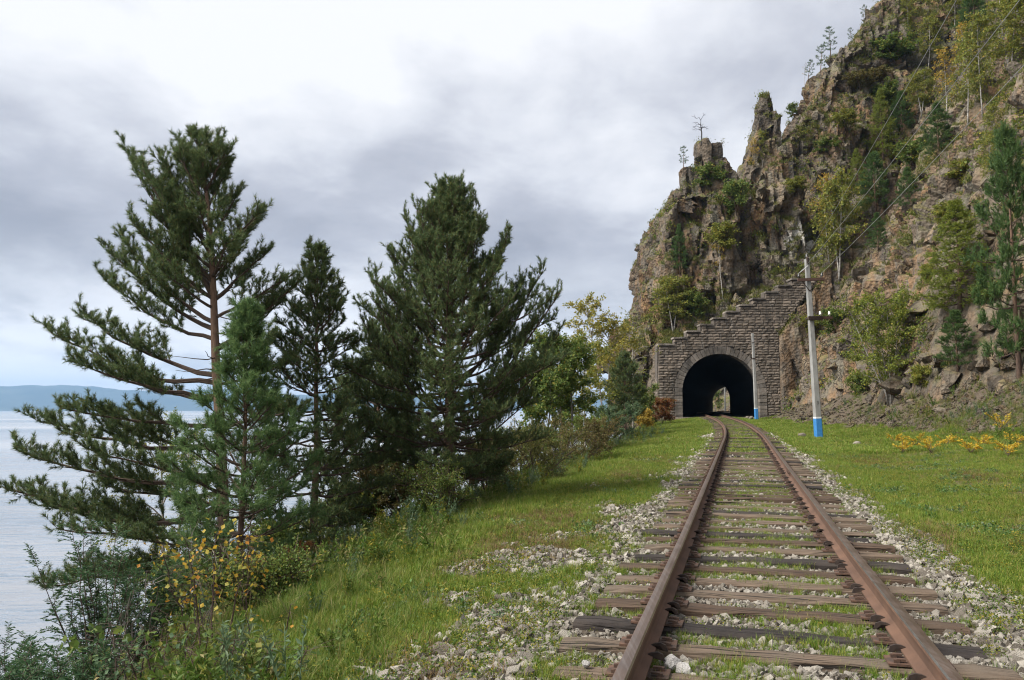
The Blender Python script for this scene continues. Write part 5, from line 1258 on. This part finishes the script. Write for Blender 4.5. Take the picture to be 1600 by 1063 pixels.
# short grass
def pool(n, tl, yl, p=1.0):
    u = rg.uniform(0, 1, n); Yv = yl[0] * (yl[1] / yl[0]) ** u if p == 1 else rg.uniform(*yl, n); T = rg.uniform(*tl, n); return cx(Yv) + T / CY, Yv, T
X, Yv, T = pool(240000, (-11, 13), (3.3, 34)); st = stony(X, Yv); nz_ = n2d(X, Yv, .8, 21)
dens = np.clip(1.05 - 1.25 * st + .35 * nz_, 0, 1) * np.clip(1.0 - 1.6 * sm(.08, .35, n2d(X, Yv, 1.4, 141)) * .55, .25, 1); dens = np.where(np.abs(T) < .72, np.clip(.30 + 1.9 * n2d(X, Yv, .45, 23) + .25 * sm(12, 35, Yv), 0, 1), dens); edg = np.interp(Yv, [3, 6, 9, 14], [2.9, 3.7, 4.5, 5.3]); dens *= sm(edg + 2.5, edg, -T) * .8 + .2
dens = np.where((np.abs(T) > .7) & (np.abs(T) < 1.5), np.clip(.06 + 1.6 * n2d(X, Yv, .5, 24) + .15 * (T < 0), 0, 1) * .8, dens)
k = inview(X, Yv) & (rg.random(len(X)) < dens) & (np.abs(np.abs(T) - .8) > .06)
S = rg.uniform(.55, 1.15, k.sum()) * np.where(np.abs(T[k]) < 1.6, .74, 1.0) * np.where(T[k] < -3.5, 1.25, np.where(T[k] > 3, .72, .85)) * (1 + .4 * sm(15, 34, Yv[k]))
put('grass', 'short green grass covering the banks along the track', 'grass', TUF, X[k], Yv[k], S)
X, Yv, T = pool(90000, (-9, 13), (3.3, 40)); nz_ = n2d(X, Yv, 2.2, 121); st = stony(X, Yv); k = inview(X, Yv) & (rg.random(len(X)) < np.clip(.12 + 1.6 * nz_, 0, 1) * .5 * (1 - st) * sm(1.7, 2.6, np.abs(T)))
put('yellowed_grass', 'patches of yellowed short grass on the verges', 'grass', TUFY, X[k], Yv[k], rg.uniform(.5, 1.15, k.sum()) * (1 + .5 * sm(15, 40, Yv[k])))
X, Yv, T = pool(110000, (-9, 13), (3.3, 44)); st = stony(X, Yv); k = inview(X, Yv) & (rg.random(len(X)) < sm(.02, .30, n2d(X, Yv, 1.5, 141)) * .6 * (1 - .8 * st) * sm(1.5, 2.4, np.abs(T)))
put('browned_grass', 'patches of brown withered grass on the verges', 'grass', BRO, X[k], Yv[k], rg.uniform(.45, 1.1, k.sum()) * (1 + .5 * sm(15, 40, Yv[k])))
X, Yv, T = pool(60000, (-8, 11), (3.3, 36)); st = stony(X, Yv); k = inview(X, Yv) & (rg.random(len(X)) < sm(.10, .32, n2d(X, Yv, 1.1, 143)) * .55 * (1 - .8 * st) * sm(1.5, 2.4, np.abs(T)))
put('clover', 'mats of grey green clover in the grass', 'clover', CLO, X[k], Yv[k], rg.uniform(.5, 1.3, k.sum()))
# long meadow grass on the lake side and the foot of the hill
X, Yv, T = pool(170000, (-13, 14), (3.3, 60)); nz_ = n2d(X, Yv, 1.2, 25)
edg = np.interp(Yv, [3, 6, 9, 14], [2.9, 3.7, 4.5, 5.3]); d_ = np.where(T < 0, sm(edg - 1.4, edg + .4, -T) * (.55 + .7 * nz_), sm(6.5, 9.5, T) * (.5 + .5 * nz_)); k = inview(X, Yv) & (rg.random(len(X)) < np.clip(d_, 0, 1) * .75)
put('long_grass', 'longer meadow grass on the lake side of the bank', 'grass', TUFL, X[k], Yv[k], rg.uniform(.4, 1.05, k.sum()) * np.interp(Yv[k], [4, 9], [.7, 1.0]))
k2 = inview(X, Yv) & (rg.random(len(X)) < np.clip(np.where(T < 0, sm(-4.5, -7, T), sm(7.5, 10, T)) * (.22 + .6 * n2d(X, Yv, 2.0, 26)), 0, 1) * .4)
put('dry_grass', 'dry straw coloured grass stalks among the green', 'dry grass', DRY, X[k2], Yv[k2], rg.uniform(.5, 1.2, k2.sum()))
# far grass
X, Yv, T = pool(60000, (-9, 12), (26, 80)); st = stony(X, Yv); d_ = np.clip(1.0 - 1.2 * st, 0, 1); d_ = np.where(np.abs(T) < .68, np.clip(.45 + .6 * n2d(X, Yv, 1.0, 23), 0, 1) * .7, d_); d_ = np.where((np.abs(T) > .68) & (np.abs(T) < 1.5), .12, d_)
k = inview(X, Yv) & (rg.random(len(X)) < d_) & (np.abs(np.abs(T) - .8) > .1)
put('distant_grass', 'grass growing between the rails and verges towards the tunnel', 'grass', FARG, X[k], Yv[k], rg.uniform(.5, 1.1, k.sum()) * np.where(np.abs(T[k]) < 1.6, .8, 1.0))
# weeds
X, Yv, T = pool(120000, (-6, 6), (3.3, 30)); nz_ = n2d(X, Yv, .7, 27)
d_ = np.clip(.16 + 1.3 * nz_, 0, 1) * np.exp(-((np.abs(T) - 2.4) / 1.6) ** 2) * .7 + .05; d_ = np.where(np.abs(T) < 1.4, np.clip(.10 + 1.2 * n2d(X, Yv, .35, 28), 0, 1) * .4, d_)
k = inview(X, Yv) & (rg.random(len(X)) < d_) & (np.abs(np.abs(T) - .8) > .045)
put('weeds', 'small yellow green weeds among the ballast', 'weeds', WEE, X[k], Yv[k], rg.uniform(.45, 1.2, k.sum()) * np.where(np.abs(T[k]) < 1.5, .7, 1))
X, Yv, T = pool(50000, (-9, 9), (3.6, 30)); d_ = np.clip(.12 + 1.3 * n2d(X, Yv, 1.1, 29), 0, 1) * sm(2.2, 3.4, np.abs(T)); k = inview(X, Yv) & (rg.random(len(X)) < d_ * np.where(T > 0, .28, .42))
put('leafy_weeds', 'leafy weeds in the grass of the verge', 'weeds', WEEL, X[k], Yv[k], rg.uniform(.5, 1.2, k.sum()))
def stalk(seed, h, lm):
    rng = np.random.default_rng(seed); b = MB(); C = []; Dd = []
    for q in range(5):
        a = rng.uniform(0, 6.28); P = limb_pts((rng.normal(0, .03), rng.normal(0, .03), 0), (math.cos(a) * h * .3, math.sin(a) * h * .3, h * rng.uniform(.6, 1.1)), -.03, 5, rng, .05); b.tube(P, np.linspace(.005, .002, 5), 3, cap=False)
        for k in range(26):
            cc, t = pick(P, min(.99, .1 + .9 * k / 26)); C.append(cc); Dd.append(nrm(rng.normal(size=3)) + t * .5)
    leaves(b, C, None, .058, .018, rng, 0, np.array(Dd)); return b.mesh('stalk', lm)
STK = [stalk(460 + q, .42, [M_SAGEW, M_WEED, M_GRASSD][q % 3]) for q in range(6)]
X, Yv, T = pool(30000, (-10, 14), (5.0, 60)); edg = np.interp(Yv, [3, 6, 9, 14], [2.9, 3.7, 4.5, 5.3]); d_ = np.where(T < 0, sm(edg - 1.2, edg, -T) * np.clip(.45 + 1.6 * n2d(X, Yv, 1.7, 131), 0, 1) * 1.6, sm(7.0, 8.6, T) * np.clip(.35 + 1.2 * n2d(X, Yv, 2.0, 132), 0, 1)); k = inview(X, Yv) & (rg.random(len(X)) < d_ * .3)
put('tall_weeds', 'upright leafy weeds along the bank edge and the foot of the hillside', 'weeds', STK, X[k], Yv[k], rg.uniform(.5, 1.35, k.sum()) * np.where(T[k] > 0, 1.25, 1.0))
# ballast
GR = [rock_mesh(500 + q, (1, .8, .62), 7, M_GRAVEL, 'stone') for q in range(8)]
X, Yv, T = pool(120000, (-5.0, 4.2), (3.3, 42)); st = stony(X, Yv); d_ = np.clip(st * 1.3 - .25, 0, 1) * np.where(np.abs(T) < .72, 1.0, np.where(T > 0, 1.0, .8)); d_ = np.where((np.abs(T) < .72), np.maximum(d_, .35), d_)
k = inview(X, Yv) & (rg.random(len(X)) < d_) & (np.abs(np.abs(T) - .8) > .085)
ssz = np.where(np.abs(T[k]) < 1.4, .72, 1.0) * np.clip(rg.lognormal(-3.42, .42, k.sum()), .016, .085) * (1 + .5 * sm(12, 40, Yv[k]))
# keep sleeper tops mostly clear
SY = np.array(SLEEPER_Y); slope = .285; Yeff = (Yv[k] + (X[k] - cx(Yv[k])) * slope * .93)
dy = np.abs(Yeff[:, None] - SY[None]).min(1) if k.sum() < 150000 else 0
okk = (np.abs(T[k]) > 1.40) | (dy > .10 + ssz * .5) | (rg.random(k.sum()) < .09)
Xb, Yb = X[k][okk], Yv[k][okk]; put('ballast', 'pale crushed stone ballast along the track', 'gravel', GR, Xb, Yb, ssz[okk], .8, .010)
# scree stones at the foot of the hillside
X, Yv, T = pool(40000, (3, 17), (22, 78)); fd = X - foot(Yv) + 2.6; d_ = sm(-.6, 1.2, fd + .8 * n2d(X, Yv, 2, 30)) * sm(5, 3, fd); k = rg.random(len(X)) < d_ * .5
put('scree', 'loose brown scree at the foot of the hillside', 'scree', [rock_mesh(520 + q, (1, .8, .55), 7, None, 'scree_stone') for q in range(6)], X[k], Yv[k], np.clip(rg.lognormal(-2.3, .65, k.sum()), .04, .5), .6)
# cliff ledge grass
CG = [tuft(450 + q, 22, .42, .05, .25, M_CLIFFG, .8) for q in range(4)]
nzm = FN[:, 2]; g_ = fbm(FC / 4.5, 3, 97); cand = np.where(vis & (nzm > np.where((FC[:, 1] < 78) & (FC[:, 2] < 15), .55, .34)) & (g_ > -.2))[0]
w_ = np.clip(nzm[cand] - .30, 0, 1) * (g_[cand] + .25); w_ = w_ / w_.sum(); sel = rg.choice(cand, min(18000, len(cand) // 2), False, w_)
n = len(sel); scatter('cliff_grass', 'tufts of grass on the ledges of the cliff', 'grass', CG, FC[sel], rg.uniform(.4, 1.25, n), np.stack((rg.normal(0, .3, n), rg.normal(0, .3, n), rg.uniform(0, 6.28, n)), 1), rg.integers(0, 4, n))
CB = [weed(456 + q, 46, .5, .16, [M_WEED, M_CLIFFG][q % 2], .6) for q in range(4)]
cand = np.where(vis & (nzm > .25) & (fbm(FC / 6, 3, 98) > np.where((FC[:, 1] < 78) & (FC[:, 2] < 15), .22, .05)))[0]; sel = rg.choice(cand, min(2200, len(cand)), False); n = len(sel)
scatter('cliff_scrub', 'low scrub scattered over the cliff', 'scrub', CB, FC[sel], rg.uniform(.4, 1.5, n), np.stack((rg.normal(0, .3, n), rg.normal(0, .3, n), rg.uniform(0, 6.28, n)), 1), rg.integers(0, 4, n))

# ================================================================== SMALL THINGS
def big_stone(px, py, D, s, m, label, seed, dz=0.0, cat='stone'):
    me = rock_mesh(seed, (1, .8, .7), 26, m, 'stone'); p = at(px, py, D); o = obj('stone', me, None, (p[0], D, float(gz(p[0], D)) + s * .35 + dz)); o.scale = (s, s, s); o.rotation_euler = (.3, .2, seed); tag(o, label, cat); return o
big_stone(1050, 1004, 4.95, .085, M_WHITEROCK, 'larger white stone between the rails beside the lake side rail', 601, .02)
big_stone(1068, 1010, 4.86, .068, M_WHITEROCK, 'whitest stone touching the larger white stone between the rails', 602, .015)
big_stone(916, 1013, 4.9, .035, M_WHITEROCK, 'white chip lying on the black sleeper end outside the rail', 603, .06)
big_stone(790, 942, 6.1, .05, M_GRAVEL, 'pale stone alone in the grass of the lake side verge', 604, .02)
big_stone(1253, 672, 38.5, .26, M_GRAVEL, 'flat grey stone in the grass beside the blue pole base', 605)
big_stone(1338, 690, 33.0, .24, M_GRAVEL, 'flat pale stone in the grass below the scree', 606)
big_stone(1174, 650, 73.0, .35, M_GRAVEL, 'pale stone at the tunnel mouth beside the thin pole', 607)
big_stone(1168, 646, 79.0, .35, M_GRAVEL, 'stone on the tunnel floor at the foot of the arch', 608)
b = MB(); b.box((0, 0, 0), (.055, .012, .10), jit=.008); b.box((.012, -.004, -.03), (.05, .010, .05), jit=.008)
p = at(516, 1012, 6.25); o = b.build('wood_scrap', simple('pale_wood', (.62, .54, .40), (.48, .40, .28), 12), loc=(p[0], 6.25, float(gz(p[0], 6.25)) + .06)); o.rotation_euler = (.5, .25, .3); tag(o, 'scrap of pale wood lying in the grass of the lake side bank', 'wood scrap')
# yellow flowering plants on the meadow
YF = leafmat('yellow_fronds', [(0, (.40, .24, .025)), (.5, (.58, .38, .03)), (1, (.30, .30, .04))], .35)
def yplant(px, py, D, s, label, seed):
    rng = np.random.default_rng(seed); base = gp(px, D, py); o = empty('yellow_plant', base); tag(o, label, 'yellow plant', 'yellow plants at the foot of the hillside'); wd, lf = MB(), MB(); C = []; Dd = []
    for q in range(9):
        a = rng.uniform(0, 6.28); e_ = np.array((math.cos(a) * s * .9, math.sin(a) * s * .9, s * rng.uniform(.5, 1.3))); P = limb_pts((0, 0, 0), e_, -.15, 6, rng, .08); wd.tube(P, np.linspace(.008, .003, 6), 4)
        for k in range(22): c, t = pick(P, .35 + .64 * k / 22); C.append(c); Dd.append(t * .5 + nrm(np.cross(t, (0, 0, 1))) * (1 if k % 2 else -1))
    leaves(lf, C, None, .11, .035, rng, 0, np.array(Dd) * 1.5); wd.build('stems', M_TWIG, o); lf.build('leaves', YF, o)
for k, (px, py, D, s, lab) in enumerate([(1410, 704, 26, .4, 'yellow leaved plant nearest the scree heap'), (1432, 700, 29.5, .45, 'yellow leaved plant second from the scree heap'), (1455, 703, 25, .4, 'yellow leaved plant in the middle of the yellow patch'), (1478, 700, 28, .35, 'small yellow leaved plant at the end of the main patch'), (1515, 696, 24, .35, 'lone yellow leaved plant past the main patch'), (1535, 706, 26, .35, 'yellow leaved plant low in the meadow grass'), (1568, 690, 29, .6, 'tallest yellow leaved plant under the edge pine'), (1590, 698, 25, .4, 'yellow leaved plant at the very edge of the picture'), (1575, 712, 22.5, .35, 'yellow leaved plant in front of the tallest one'), (1400, 694, 31.5, .35, 'faint yellow plant touching the scree heap')]): yplant(px, py, D, s, lab, 620 + k)
# green tree and scrub past the far mouth
broad('leafy_tree', (float(cx(216)) - 4.5, 216, 1.0), 6, 2.4, 'green tree seen through the far mouth of the tunnel', 640, M_LEAFG, M_GREYBARK, 14, .3, nbr=16, start=.1, r0=.1, tw=5, twl=.9)
# ================================================================== HAZE over the lake
hb = MB(); hb.box((-6500, 5150, 190), (17500, 11300, 396))
t = bpy.data.materials.new('lake_haze'); t.use_nodes = True; t.node_tree.nodes.clear(); pv = t.node_tree.nodes.new('ShaderNodeVolumePrincipled'); oo = t.node_tree.nodes.new('ShaderNodeOutputMaterial'); t.node_tree.links.new(pv.outputs[0], oo.inputs['Volume'])
pv.inputs['Color'].default_value = (.38, .64, 1.0, 1); pv.inputs['Density'].default_value = 9.0e-5; pv.inputs['Anisotropy'].default_value = .2
tag(hb.build('haze', t), kind='stuff')
